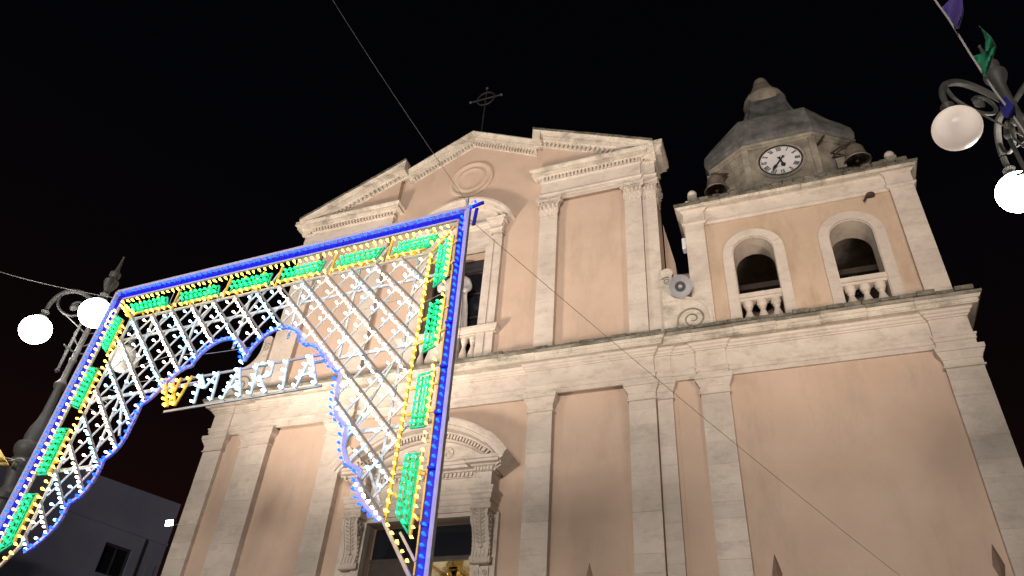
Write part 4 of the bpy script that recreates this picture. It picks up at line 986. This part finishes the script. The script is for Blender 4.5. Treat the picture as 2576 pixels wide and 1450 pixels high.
poly = [(IL, ZI), (IR, ZI), (IR, 4.21)] + [p for p in curve[0][::-1]] + [p for p in curve[1][1:]] + [(IL - 0.1, 4.25)]
def clip(p, d):
    """pieces of the line p + t d inside the lattice field"""
    ts = []
    n = len(poly)
    for i in range(n):
        a = Vector(poly[i]); b = Vector(poly[(i+1) % n]); e_ = b - a
        den = d.x*e_.y - d.y*e_.x
        if abs(den) < 1e-9: continue
        t = ((a.x-p.x)*e_.y - (a.y-p.y)*e_.x)/den; s = ((a.x-p.x)*d.y - (a.y-p.y)*d.x)/den
        if 0 <= s < 1: ts.append(t)
    ts.sort(); return [(ts[i], ts[i+1]) for i in range(0, len(ts)-1, 2) if ts[i+1]-ts[i] > 0.05]
PX, SL = 0.4014, 1.11
for k in range(-12, 22):
    p = Vector((-4.02 - k*PX, 7.83)); d = Vector((1, -SL)).normalized()
    for t0, t1 in clip(p, d):
        a = p + d*t0; b = p + d*t1
        slat(a.x, a.y, b.x, b.y, 0.027, -0.035, 0.012, 'lattice_slat', 'wood_shaded')
        kind = 'cool' if k % 2 else 'warm'
        off = Vector((-d.y, d.x))*-0.056
        row(kind, a.x + off.x, a.y + off.y, b.x + off.x, b.y + off.y, 0.098, 0.0, 0.008)
for k in range(-22, 14):
    p = Vector((-4.02 - k*PX, 7.83)); d = Vector((1, SL)).normalized()
    for t0, t1 in clip(p, d):
        a = p + d*t0; b = p + d*t1
        slat(a.x, a.y, b.x, b.y, 0.026, 0.02, 0.014, 'lattice_slat', 'wood_w')
        L = t1 - t0; step = sqrt((PX/2)**2 + (PX*SL/2)**2)
        # one bulb half way between crossings
        x0 = a.x
        c = -4.02; i0 = math.floor((a.x - c)/(PX/2))
        for i in range(i0, i0 + 60):
            xm = c + (i + 0.5)*PX/2
            if a.x + 0.02 < xm < b.x - 0.02:
                kk = round((xm - c)/PX - 0.25)
                bulbs['cool' if (k + i) % 4 < 2 else 'warm'].append((xm + 0.01, -0.045, a.y + (xm - a.x)*SL - 0.015))
# rear frame: uprights and a rail behind the lattice
slat(-10.0, 6.52, -7.55, 6.50, 0.05, 0.16, 0.02, 'rear_rail', 'wood_w'); slat(-5.6, 6.50, -3.55, 6.52, 0.05, 0.16, 0.02, 'rear_rail', 'wood_w')
slat(-10.0, 7.62, -3.6, 7.60, 0.04, 0.20, 0.02, 'rear_rail', 'wood_w'); slat(-4.9, 5.38, -3.5, 5.40, 0.05, 0.16, 0.02, 'rear_rail', 'wood_w')
slat(-10.05, 5.42, -8.80, 5.40, 0.05, 0.16, 0.02, 'rear_rail', 'wood_w')
for u, z0 in ((-9.05, 5.35), (-8.1, 6.5), (-7.15, 7.0), (-6.2, 7.0), (-5.25, 6.5), (-4.3, 4.55)):
    slat(u, z0, u, 8.3, 0.035, 0.18, 0.02, 'rear_upright', 'wood_w')
    slat(u + 0.02, 7.6, u + 0.42, 8.35, 0.028, 0.2, 0.02, 'rear_brace', 'wood_w')
slat(-4.85, 5.3, -4.3, 6.5, 0.03, 0.18, 0.02, 'rear_brace', 'wood_w'); slat(-8.72, 5.85, -9.0, 6.5, 0.03, 0.18, 0.02, 'rear_brace', 'wood_w')
slat(-4.55, 4.75, -4.05, 5.4, 0.03, 0.18, 0.02, 'rear_brace', 'wood_w'); slat(-4.45, 4.9, -4.2, 4.45, 0.03, 0.18, 0.02, 'rear_brace', 'wood_w')
# lettering: two bars and the strokes of  W MARIA
slat(-8.02, 6.50, -5.20, 6.505, 0.032, 0.03, 0.02, 'letter_bar', 'wood'); slat(-7.84, 6.02, -5.28, 6.03, 0.032, 0.03, 0.02, 'letter_bar', 'wood')
def stroke(u0, z0, u1, z1, kind='cool', n=None, mat='wood_w', off=-0.028, b=True):
    slat(u0, z0, u1, z1, 0.036, -0.02, 0.02, 'letter_stroke', mat)
    if b:
        L = math.hypot(u1-u0, z1-z0); n = n or max(2, round(L/0.105))
        for i in range(n):
            t = (i + 0.3)/(n - 0.4); t = min(t, 1); bulbs[kind].append((u0 + (u1-u0)*t + off, -0.04, z0 + (z1-z0)*t - 0.01))
stroke(-8.00, 6.54, -7.76, 6.06, 'yellow', mat='wood_yellow_lit'); stroke(-7.76, 6.06, -7.70, 6.50, 'yellow', mat='wood_yellow_lit')
stroke(-7.82, 6.44, -7.62, 6.06, 'yellow', mat='wood_yellow_lit', n=4); stroke(-7.62, 6.06, -7.50, 6.50, 'yellow', mat='wood_yellow_lit')
stroke(-7.33, 6.49, -7.28, 6.04); stroke(-7.33, 6.49, -7.19, 6.26, n=3); stroke(-7.19, 6.26, -7.03, 6.49, n=3); stroke(-7.03, 6.49, -6.99, 6.04)
for ua, ub, uc in ((-6.80, -6.68, -6.51), (-5.64, -5.52, -5.33)):
    stroke(ua, 6.03, ub, 6.49); stroke(ub, 6.49, uc, 6.03); stroke(ua + 0.035, 6.20, uc - 0.05, 6.20, n=2)
stroke(-6.38, 6.49, -6.34, 6.03); stroke(-6.38, 6.485, -6.12, 6.485, n=3); stroke(-6.12, 6.485, -6.11, 6.28, n=2); stroke(-6.11, 6.28, -6.35, 6.275, n=3); stroke(-6.28, 6.27, -6.09, 6.03, n=3)
stroke(-5.89, 6.49, -5.84, 6.03)
# loose wiring
wr = [smooth_line([(-9.85, 0.1, 6.9), (-10.02, 0.12, 6.82), (-10.03, 0.1, 6.68), (-9.8, 0.05, 6.62)]), smooth_line([(-9.9, 0.1, 6.5), (-10.1, 0.14, 6.42), (-10.08, 0.1, 6.25), (-9.85, 0.05, 6.2)]),
      smooth_line([(-9.3, 0.05, 6.65), (-9.0, 0.08, 6.55), (-8.6, 0.05, 6.62), (-8.0, 0.05, 6.56)]), smooth_line([(-9.4, 0.05, 6.3), (-9.15, 0.08, 6.2), (-9.1, 0.08, 6.35), (-9.3, 0.05, 6.45)]),
      smooth_line([(-8.6, 0, 8.2), (-8.57, -0.02, 7.98), (-8.5, -0.02, 7.96), (-8.45, 0, 8.2)]), smooth_line([(-9.7, 0.06, 7.05), (-9.1, 0.08, 6.9), (-8.2, 0.06, 7.0), (-7.5, 0.05, 6.9), (-6.6, 0.05, 6.86)]),
      smooth_line([(-4.1, 0.05, 7.02), (-3.9, 0.02, 7.06), (-3.65, 0.02, 7.14)]), smooth_line([(-5.2, 0.05, 7.1), (-4.7, 0.05, 7.16), (-4.2, 0.05, 7.18)])]
for p in wr: LB(MB().tube([(U(a), b, c) for a, b, c in p], 0.005, 4), 'loose_wire', 'cable_pale')
# bulbs
bprof = [(0.005, -0.030), (0.008, -0.012), (0.0155, 0.004), (0.0175, 0.018), (0.012, 0.030), (0.001, 0.035)]
bulb_me = {}
for k in bulbs: bulb_me[k] = MB().lathe((0, 0, 0), bprof, 7, 'Y').mesh(k + '_bulb', 'b_' + k, True)
camL = Vector((0 - UC, -6.4, 1.6))
def emit(kinds, name):
    allb = [(k, p) for k in kinds for p in bulbs[k]]
    allb.sort(key=lambda q: (Vector((U(q[1][0]), q[1][1], q[1][2])) - camL).length)
    for k, p in allb[:298]:
        s = random.uniform(0.9, 1.12)
        inst(name, bulb_me[k], lum, (U(p[0]), p[1], p[2]), (random.uniform(-0.35, 0.15), 0, random.uniform(-0.25, 0.25)), (s, s, s))
    for kk in kinds:
        rest = [p for k, p in allb[298:] if k == kk]
        if rest:
            mb = MB()
            for p in rest: mb.lathe((U(p[0]), p[1], p[2]), bprof, 6, 'Y')
            o = mb.build('more_' + name + 's', 'b_' + kk, lum, True); o['kind'] = 'stuff'
emit(['blue'], 'blue_bulb'); emit(['yellow'], 'yellow_bulb'); emit(['green'], 'green_bulb'); emit(['cool', 'warm'], 'white_bulb')

# ------------------------------------------------------------------ street lamps
def globe_mesh(mat): return MB().lathe((0, 0, 0), [(0.001, -0.262), (0.03, -0.262)] + [(0.262*cos(radians(t)), 0.262*sin(radians(t))) for t in range(-80, 76, 8)] + [(0.06, 0.262)], 32).mesh('globe', mat, True)
M['brightened'] = glow('dim unlit cream globe', (1.0, 0.80, 0.66), 0.34, (0.8, 0.72, 0.64))  # unlit globe; weak emission is added to brighten it
gl = {True: globe_mesh('lit'), False: globe_mesh('opal'), 'brightened': globe_mesh('brightened')}
def lamp(loc, rz, lit, label, arms=(0, 1, 2)):
    t = thing('street_lamp', label, 'street lamp', loc, rz, 'three-globe cast iron street lamps')
    pr = [(0.30, 0), (0.30, 0.12), (0.22, 0.16), (0.24, 0.5), (0.18, 0.6), (0.15, 1.1), (0.19, 1.15), (0.15, 1.2), (0.12, 1.9), (0.105, 4.4), (0.10, 5.45), (0.14, 5.48), (0.16, 5.56), (0.13, 5.62),
          (0.10, 5.68), (0.13, 5.85), (0.17, 6.0), (0.18, 6.12), (0.14, 6.18), (0.20, 6.25), (0.22, 6.34), (0.19, 6.42), (0.14, 6.44), (0.15, 6.55), (0.13, 6.7), (0.085, 6.86), (0.07, 7.0), (0.065, 7.45), (0.10, 7.5), (0.11, 7.55),
          (0.075, 7.6), (0.05, 7.66), (0.05, 8.0), (0.062, 8.02), (0.062, 8.07), (0.045, 8.1), (0.045, 8.9), (0.075, 8.93), (0.075, 9.0), (0.06, 9.03), (0.06, 9.62), (0.10, 9.7), (0.13, 9.78), (0.13, 9.84), (0.08, 9.9),
          (0.10, 9.98), (0.10, 10.03), (0.045, 10.08), (0.03, 10.2), (0.022, 10.35), (0.012, 10.42), (0.022, 10.44), (0.001, 10.47)]
    MB().lathe((0, 0, 0), pr, 20).build('post', 'iron', t, True)
    R = 0.90
    for k in arms:
        a = k*2*pi/3; cs, sn = cos(a), sin(a)
        def Q(r, z, q=0.0): return (r*cs - q*sn, r*sn + q*cs, z)
        big = smooth_line([(0.05, 9.25), (0.20, 9.38), (0.42, 9.50), (0.62, 9.52), (0.80, 9.42), (0.89, 9.22), (0.90, 9.02)], 6)
        MB().tube([Q(r, z) for r, z in big], [0.032 + 0.012*sin(i/len(big)*pi) for i in range(len(big))], 8).build('arm', 'iron', t, True)
        sc_ = smooth_line([(0.80, 9.40), (0.76, 9.20), (0.64, 9.06), (0.48, 8.98), (0.34, 8.99), (0.25, 9.07), (0.24, 9.18), (0.31, 9.27), (0.42, 9.28), (0.50, 9.22)], 5)
        m_ = MB().tube([Q(r, z) for r, z in sc_], 0.024, 7)
        for zz in (-1, 1): m_.tube([Q(0.44, 9.17, 0), Q(0.44, 9.17, zz*0.05)], [0.085, 0.02], 12)
        m_.build('scroll', 'iron', t, True)
        m_ = MB()
        m_.tube([Q(0.50, 8.97), Q(0.30, 8.83), Q(0.05, 8.66)], 0.012, 5)
        m_.tube([Q(0.05, 8.95), Q(0.17, 8.85), Q(0.2, 8.6), Q(0.12, 8.45), Q(0.05, 8.38)], 0.014, 5)
        m_.build('brace', 'iron', t, True)
        c = Q(R, 8.6)
        cap = inst('globe_cap', MB().lathe((0, 0, 0), [(0.10, 0.24), (0.11, 0.27), (0.07, 0.31), (0.045, 0.34), (0.06, 0.37), (0.075, 0.40), (0.05, 0.43), (0.03, 0.46)], 16).mesh('globe_cap', 'iron', True), t, c)
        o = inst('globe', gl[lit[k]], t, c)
        o['label'] = 'dim unlit cream globe' if lit[k] == 'brightened' else 'lit white globe' if lit[k] else 'unlit opal globe'
        b_ = a + pi/3; cb, sb = cos(b_), sin(b_)
        m_ = MB(); m_.tube([(0.17*cb, 0.17*sb, 8.75), (0.17*cb, 0.17*sb, 7.78)], 0.026, 8); m_.lathe((0.17*cb, 0.17*sb, 7.74), [(0.001, -0.045), (0.04, -0.01), (0.04, 0.02), (0.001, 0.05)], 10)
        m_.lathe((0.17*cb, 0.17*sb, 8.2), [(0.03, -0.03), (0.045, 0.0), (0.03, 0.03)], 10)
        m_.tube([(0, 0, 8.2), (0.17*cb, 0.17*sb, 8.2), (0.27*cb, 0.27*sb, 8.22)], 0.016, 6)
        m_.build('hanging_rod', 'iron', t, True)
    return t
# left lamp: globes measured at (-12.49,7.33) lit, (-11.03,7.16) lit, (-11.58,8.63) unlit
lamp((-11.70, 7.71, 0), atan2(7.33-7.71, -12.49+11.70), {0: True, 1: True, 2: False}, 'grey iron lamp post left of the light arch with two lit white globes')
lamp((3.24, 7.42, 0), atan2(6.98-7.42, 2.43-3.24), {0: 'brightened', 1: False, 2: True}, 'grey iron lamp post at the right edge with a dim unlit cream globe')
# more lamps of this kind are added behind the camera for fill light
STREET = True

# ------------------------------------------------------------------ fence in front of the church
fence = thing('iron_fence', 'brown iron fence whose spear points show along the bottom edge of the view', 'fence', (-0.7, 4.0, 0))
fx = [-5.54*4/20, -0.74*4/20, 4.15*4/20]; pitch = (fx[2]-fx[0])/2
def spear(x, z, k=1.0):
    mb = MB()
    mb.loft([[(x - w_*k, 4.0, zz), (x, 4.0 - 0.25*w_*k - 0.004, zz), (x + w_*k, 4.0, zz), (x, 4.0 + 0.25*w_*k + 0.004, zz)] for w_, zz in ((0.006, z - 0.150*k), (0.010, z - 0.130*k), (0.022, z - 0.085*k), (0.015, z - 0.052*k), (0.006, z - 0.018*k), (0.001, z))])
    mb.lathe((x, 4.0, z - 0.165*k), [(0.008, -0.02), (0.017, 0.0), (0.008, 0.02)], 8)
    mb.tube([(x, 4.0, z - 0.19*k), (x, 4.0, 0.6)], 0.011, 6)
    for v in range(len(mb.v)): mb.v[v] = (mb.v[v][0] + 0.7, mb.v[v][1] - 4.0, mb.v[v][2])
    return mb
for i in range(-5, 6):
    x = fx[1] + i*pitch
    spear(x, 2.88, 1.15).build('tall_spear', 'spear', fence, True)
    for j in range(1, 7): spear(x + j*pitch/7, 2.45, 0.8).build('spear', 'spear', fence, True)
for z in (0.75, 2.15): MB().box(-5.5, 6.2, -0.02, 0.02, z, z + 0.04).build('rail', 'spear', fence)
MB().box(-5.6, 6.3, -0.2, 0.2, 0, 0.6).build('base_wall', 'stone', fence)

# ------------------------------------------------------------------ wires
def wire(name, pts, r, mat, label):
    o = MB().tube(pts, r, 5).build(name, mat); return tag(o, label, 'cable')
pole = Vector((-3.56, 6.52, 8.62))
def sag(a, b, s, n=24):
    a, b = Vector(a), Vector(b); return [a + (b-a)*(i/n) - Vector((0, 0, s*4*(i/n)*(1-i/n))) for i in range(n+1)]
wire('guy_wire', sag(pole, at(770, -110, 6.45), 0.10), 0.0038, 'cable', 'thin pale wire rising from the top corner of the arch into the night sky')
wire('guy_cable', sag((-3.50, 6.52, 8.30), at(2330, 1500, 15.6), 0.10), 0.0038, 'cable', 'thin dark cable running down to the right across the church front')
wire('pale_wire', sag((-9.95, 6.70, 8.38), at(-60, 665, 6.9), 0.06), 0.0055, 'cable_pale', 'pale wire from the left corner of the arch past the lamp globes')
wire('drop_wire', sag((-3.52, 6.56, 8.2), (-3.44, 6.60, 6.2), 0.0), 0.004, 'cable_pale', 'thin wire hanging beside the blue right post of the arch')

# ------------------------------------------------------------------ pennants
by = 5.2
line = [at(u, v, by) for u, v in ((2320, -60), (2352, 0), (2386, 48), (2443, 140), (2500, 226), (2530, 266), (2562, 312), (2620, 400))]
bl = thing('bunting_line', 'string of violet, green and blue pennants hanging at the top right corner', 'bunting', line[0])
def loc_(mb, o):
    mb.v = [tuple(Vector(p) - Vector(o)) for p in mb.v]; return mb
loc_(MB().tube(smooth_line([tuple(p) for p in line], 4), 0.009, 6), line[0]).build('cord', 'cable_pale', bl, True)
def pennant(parent, org, outline, mat, y, twist=0.12, name='pennant'):
    """cloth given by outline pixels, split into rows so that it can curl in depth"""
    n = 12; A, B = outline; rings = []
    def pick(L, t):
        f = t*(len(L)-1); i = min(int(f), len(L)-2); f -= i; return (L[i][0]*(1-f) + L[i+1][0]*f, L[i][1]*(1-f) + L[i+1][1]*f)
    mb = MB(); m = 7; idx = []
    for i in range(n+1):
        a = pick(A, i/n); b = pick(B, i/n)
        for j in range(m+1):
            s = j/m; u, v = a[0]*(1-s) + b[0]*s, a[1]*(1-s) + b[1]*s
            d = y + twist*sin(s*3.3 + i*0.35) * (0.3 + i/n)
            mb.v.append(tuple(at(u, v, d) - Vector(org)))
    for i in range(n):
        for j in range(m):
            q = i*(m+1) + j; mb.f.append((q, q+1, q+m+2, q+m+1))
    o = mb.build(name, mat, parent, True)
    md = o.modifiers.new('thick', 'SOLIDIFY'); md.thickness = 0.004; return o
pennant(bl, line[0], ([(2366, 22), (2392, 60), (2408, 74)], [(2420, -30), (2424, 30), (2412, 72)]), 'flag_violet', by)
pennant(bl, line[0], ([(2447, 142), (2462, 168), (2478, 196)], [(2478, 132), (2506, 118), (2482, 192)]), 'flag_green', by)
pennant(bl, line[0], ([(2463, 66), (2480, 100), (2478, 132)], [(2466, 68), (2492, 92), (2506, 118)]), 'flag_green', by)
pennant(bl, line[0], ([(2512, 246), (2516, 275), (2528, 298)], [(2532, 244), (2552, 268), (2556, 300)]), 'flag_blue', by)
pennant(bl, line[0], ([(2536, 258), (2541, 270), (2548, 284)], [(2540, 257), (2549, 268), (2554, 281)]), 'marble', by - 0.02, 0.02)
fy = 7.5
fo = at(40, 1150, fy)
yf = thing('yellow_pennant', 'yellow pennant tied to the left lamp post with pale cord', 'pennant', fo)
pennant(yf, fo, ([(-60, 1105), (-20, 1118), (8, 1150)], [(-60, 1150), (-20, 1160), (26, 1176)]), 'flag_yellow', fy, 0.15)
pennant(yf, fo, ([(-40, 1118), (0, 1130), (22, 1168)], [(-40, 1150), (0, 1170), (27, 1180)]), 'flag_yellow', fy + 0.04, 0.1)
m_ = MB()
for a, b in (((6, 1150), (40, 1158)), ((10, 1160), (40, 1158)), ((26, 1178), (38, 1160))): m_.tube([tuple(at(a[0], a[1], fy) - fo), tuple(at(b[0], b[1], fy) - fo)], 0.007, 5)
m_.tube([tuple(at(u, v, fy - 0.05) - fo) for u, v in smooth_line([(32, 1160), (42, 1155), (54, 1154), (63, 1160)], 4)], 0.012, 6)
m_.build('tie_cord', 'cable_pale', yf)

# ------------------------------------------------------------------ houses on the left
h1 = thing('grey_house', 'dark bluish grey rendered house behind the left foot of the light arch', 'house', (-25, 19, 0), 0)
ang = radians(76)
h1.rotation_euler = (0, 0, ang)
# local: x runs along the visible wall away from the camera, y goes into the house
MB().plate([(-3.0, 0), (4.15, 0), (4.15, 12.15), (0.0, 12.0), (-3.0, 11.3)], [[(1.75, 8.75), (2.85, 8.75), (2.85, 9.85), (1.75, 9.85)]], 0, 6).build('wall', 'bluish_render', h1)
MB().box(-3.0, 4.17, -0.05, -0.002, 10.42, 10.50).build('string_course', 'bluish_render', h1)
hw1 = MB().box(1.78, 2.82, 0.16, 0.2, 8.78, 9.82).build('window', 'glass', h1)
MB().plate([(1.752, 8.752), (2.848, 8.752), (2.848, 9.848), (1.752, 9.848)], [[(1.82, 8.82), (2.27, 8.82), (2.27, 9.78), (1.82, 9.78)], [(2.33, 8.82), (2.78, 8.82), (2.78, 9.78), (2.33, 9.78)]], 0.10, 0.158).build('frame', 'iron', hw1)
MB().box(1.74, 2.86, -0.04, 0.1, 8.66, 8.745).build('sill', 'bluish_render', h1)
MB().box(3.2, 3.26, -0.07, -0.005, 6, 10.4).build('drainpipe', 'iron', h1)
MB().box(3.6, 3.95, -0.04, -0.002, 9.0, 9.6).build('meter_box', 'bluish_render', h1)
h2 = thing('brown_house', 'brown rendered house at the bottom left corner behind the lamp post', 'house', (-24.5, 13.0, 0), 0)
h2.rotation_euler = (0, 0, ang)
MB().plate([(-9.0, 0), (3.0, 0), (3.0, 8.3), (-9.0, 8.3)], [[(0.2, 5.6), (1.3, 5.6), (1.3, 7.2), (0.2, 7.2)], [(-2.6, 5.6), (-1.5, 5.6), (-1.5, 7.2), (-2.6, 7.2)]], 0, 6).build('wall', 'brown_wall', h2)
MB().box(-9.1, 3.1, -0.15, 0.3, 8.302, 8.45).build('eaves', 'stone', h2)
for x in (0.2, -2.6):
    wv = MB().box(x, x + 1.1, 0.2, 0.24, 5.6, 7.2).build('window', 'glass', h2)
    MB().box(x + 0.53, x + 0.57, 0.17, 0.198, 5.6, 7.2).build('glazing_bar', 'wood', wv)

# ------------------------------------------------------------------ added lamps out of view, light inside the church
def glob_light(p, e, c=(1.0, 0.86, 0.74), r=0.24):
    l = bpy.data.lights.new('street_lamp_light', 'POINT'); l.energy = e; l.color = c; l.shadow_soft_size = r
    o = bpy.data.objects.new('street_lamp_light', l); o.location = p; link(o); return o
for (x, y, rz, lb) in ((-15.0, -5.5, 0.4, 'added grey iron lamp post with three lit globes behind the camera on the left'), (-2.0, -9.5, 1.4, 'added grey iron lamp post with three lit globes straight behind the camera')):
    lamp((x, y, 0), rz, {0: True, 1: True, 2: True}, lb)
# added floodlights on unseen poles, put in to brighten the church front
def flood(p, tgt, e, c, size, label):
    t = thing('added_floodlight', label, 'floodlight', p)
    d = (Vector(tgt) - Vector(p)).normalized(); q = d.to_track_quat('-Z', 'Y')
    b = MB().box(-0.25, 0.25, -0.18, 0.18, 0.02, 0.16).build('housing', 'iron', t, bevel=0.02); b.rotation_mode = 'QUATERNION'; b.rotation_quaternion = q
    MB().box(-0.03, 0.03, -0.03, 0.03, -p[2], -0.2).build('pole', 'iron', t)
    l = bpy.data.lights.new('added_flood_light', 'SPOT'); l.energy = e; l.color = c; l.shadow_soft_size = 1.0 if p[1] > 0 else 2.6; l.spot_size = size; l.spot_blend = 1.0
    o = bpy.data.objects.new('added_flood_light', l); link(o); o.parent = t; o.rotation_mode = 'QUATERNION'; o.rotation_quaternion = q
flood((-14.6, 8.2, 5.4), (-9.0, 16, 20.0), 9800, (1.0, 0.84, 0.71), radians(85), 'added floodlight on a pole at the left of the church front, aimed at the gable')
flood((4.9, 7.9, 6.4), (-2.5, 16, 18.5), 3600, (1.0, 0.80, 0.65), radians(78), 'added floodlight on a pole before the right wing, aimed at the tower')
flood((-7.2, 8.2, 2.0), (-7.5, 16, 20.5), 1200, (1.0, 0.88, 0.79), radians(70), 'added floodlight on a short pole before the church steps, aimed at the gable')
flood((-1.0, -30.0, 9.0), (-6.0, 16, 13.0), 36000, (1.0, 0.88, 0.78), radians(50), 'added floodlight on a pole far behind the camera in the middle, aimed at the church')
flood((-9.0, -32.0, 9.0), (-7.0, 16, 13.0), 24000, (1.0, 0.92, 0.85), radians(50), 'added floodlight on a pole far behind the camera on the left, aimed at the church')
# lamp inside the church
l = bpy.data.lights.new('nave_light', 'POINT'); l.energy = 500; l.color = (1.0, 0.88, 0.66); l.shadow_soft_size = 0.4
o = bpy.data.objects.new('nave_light', l); o.location = (GX, 22, 6.5); link(o)
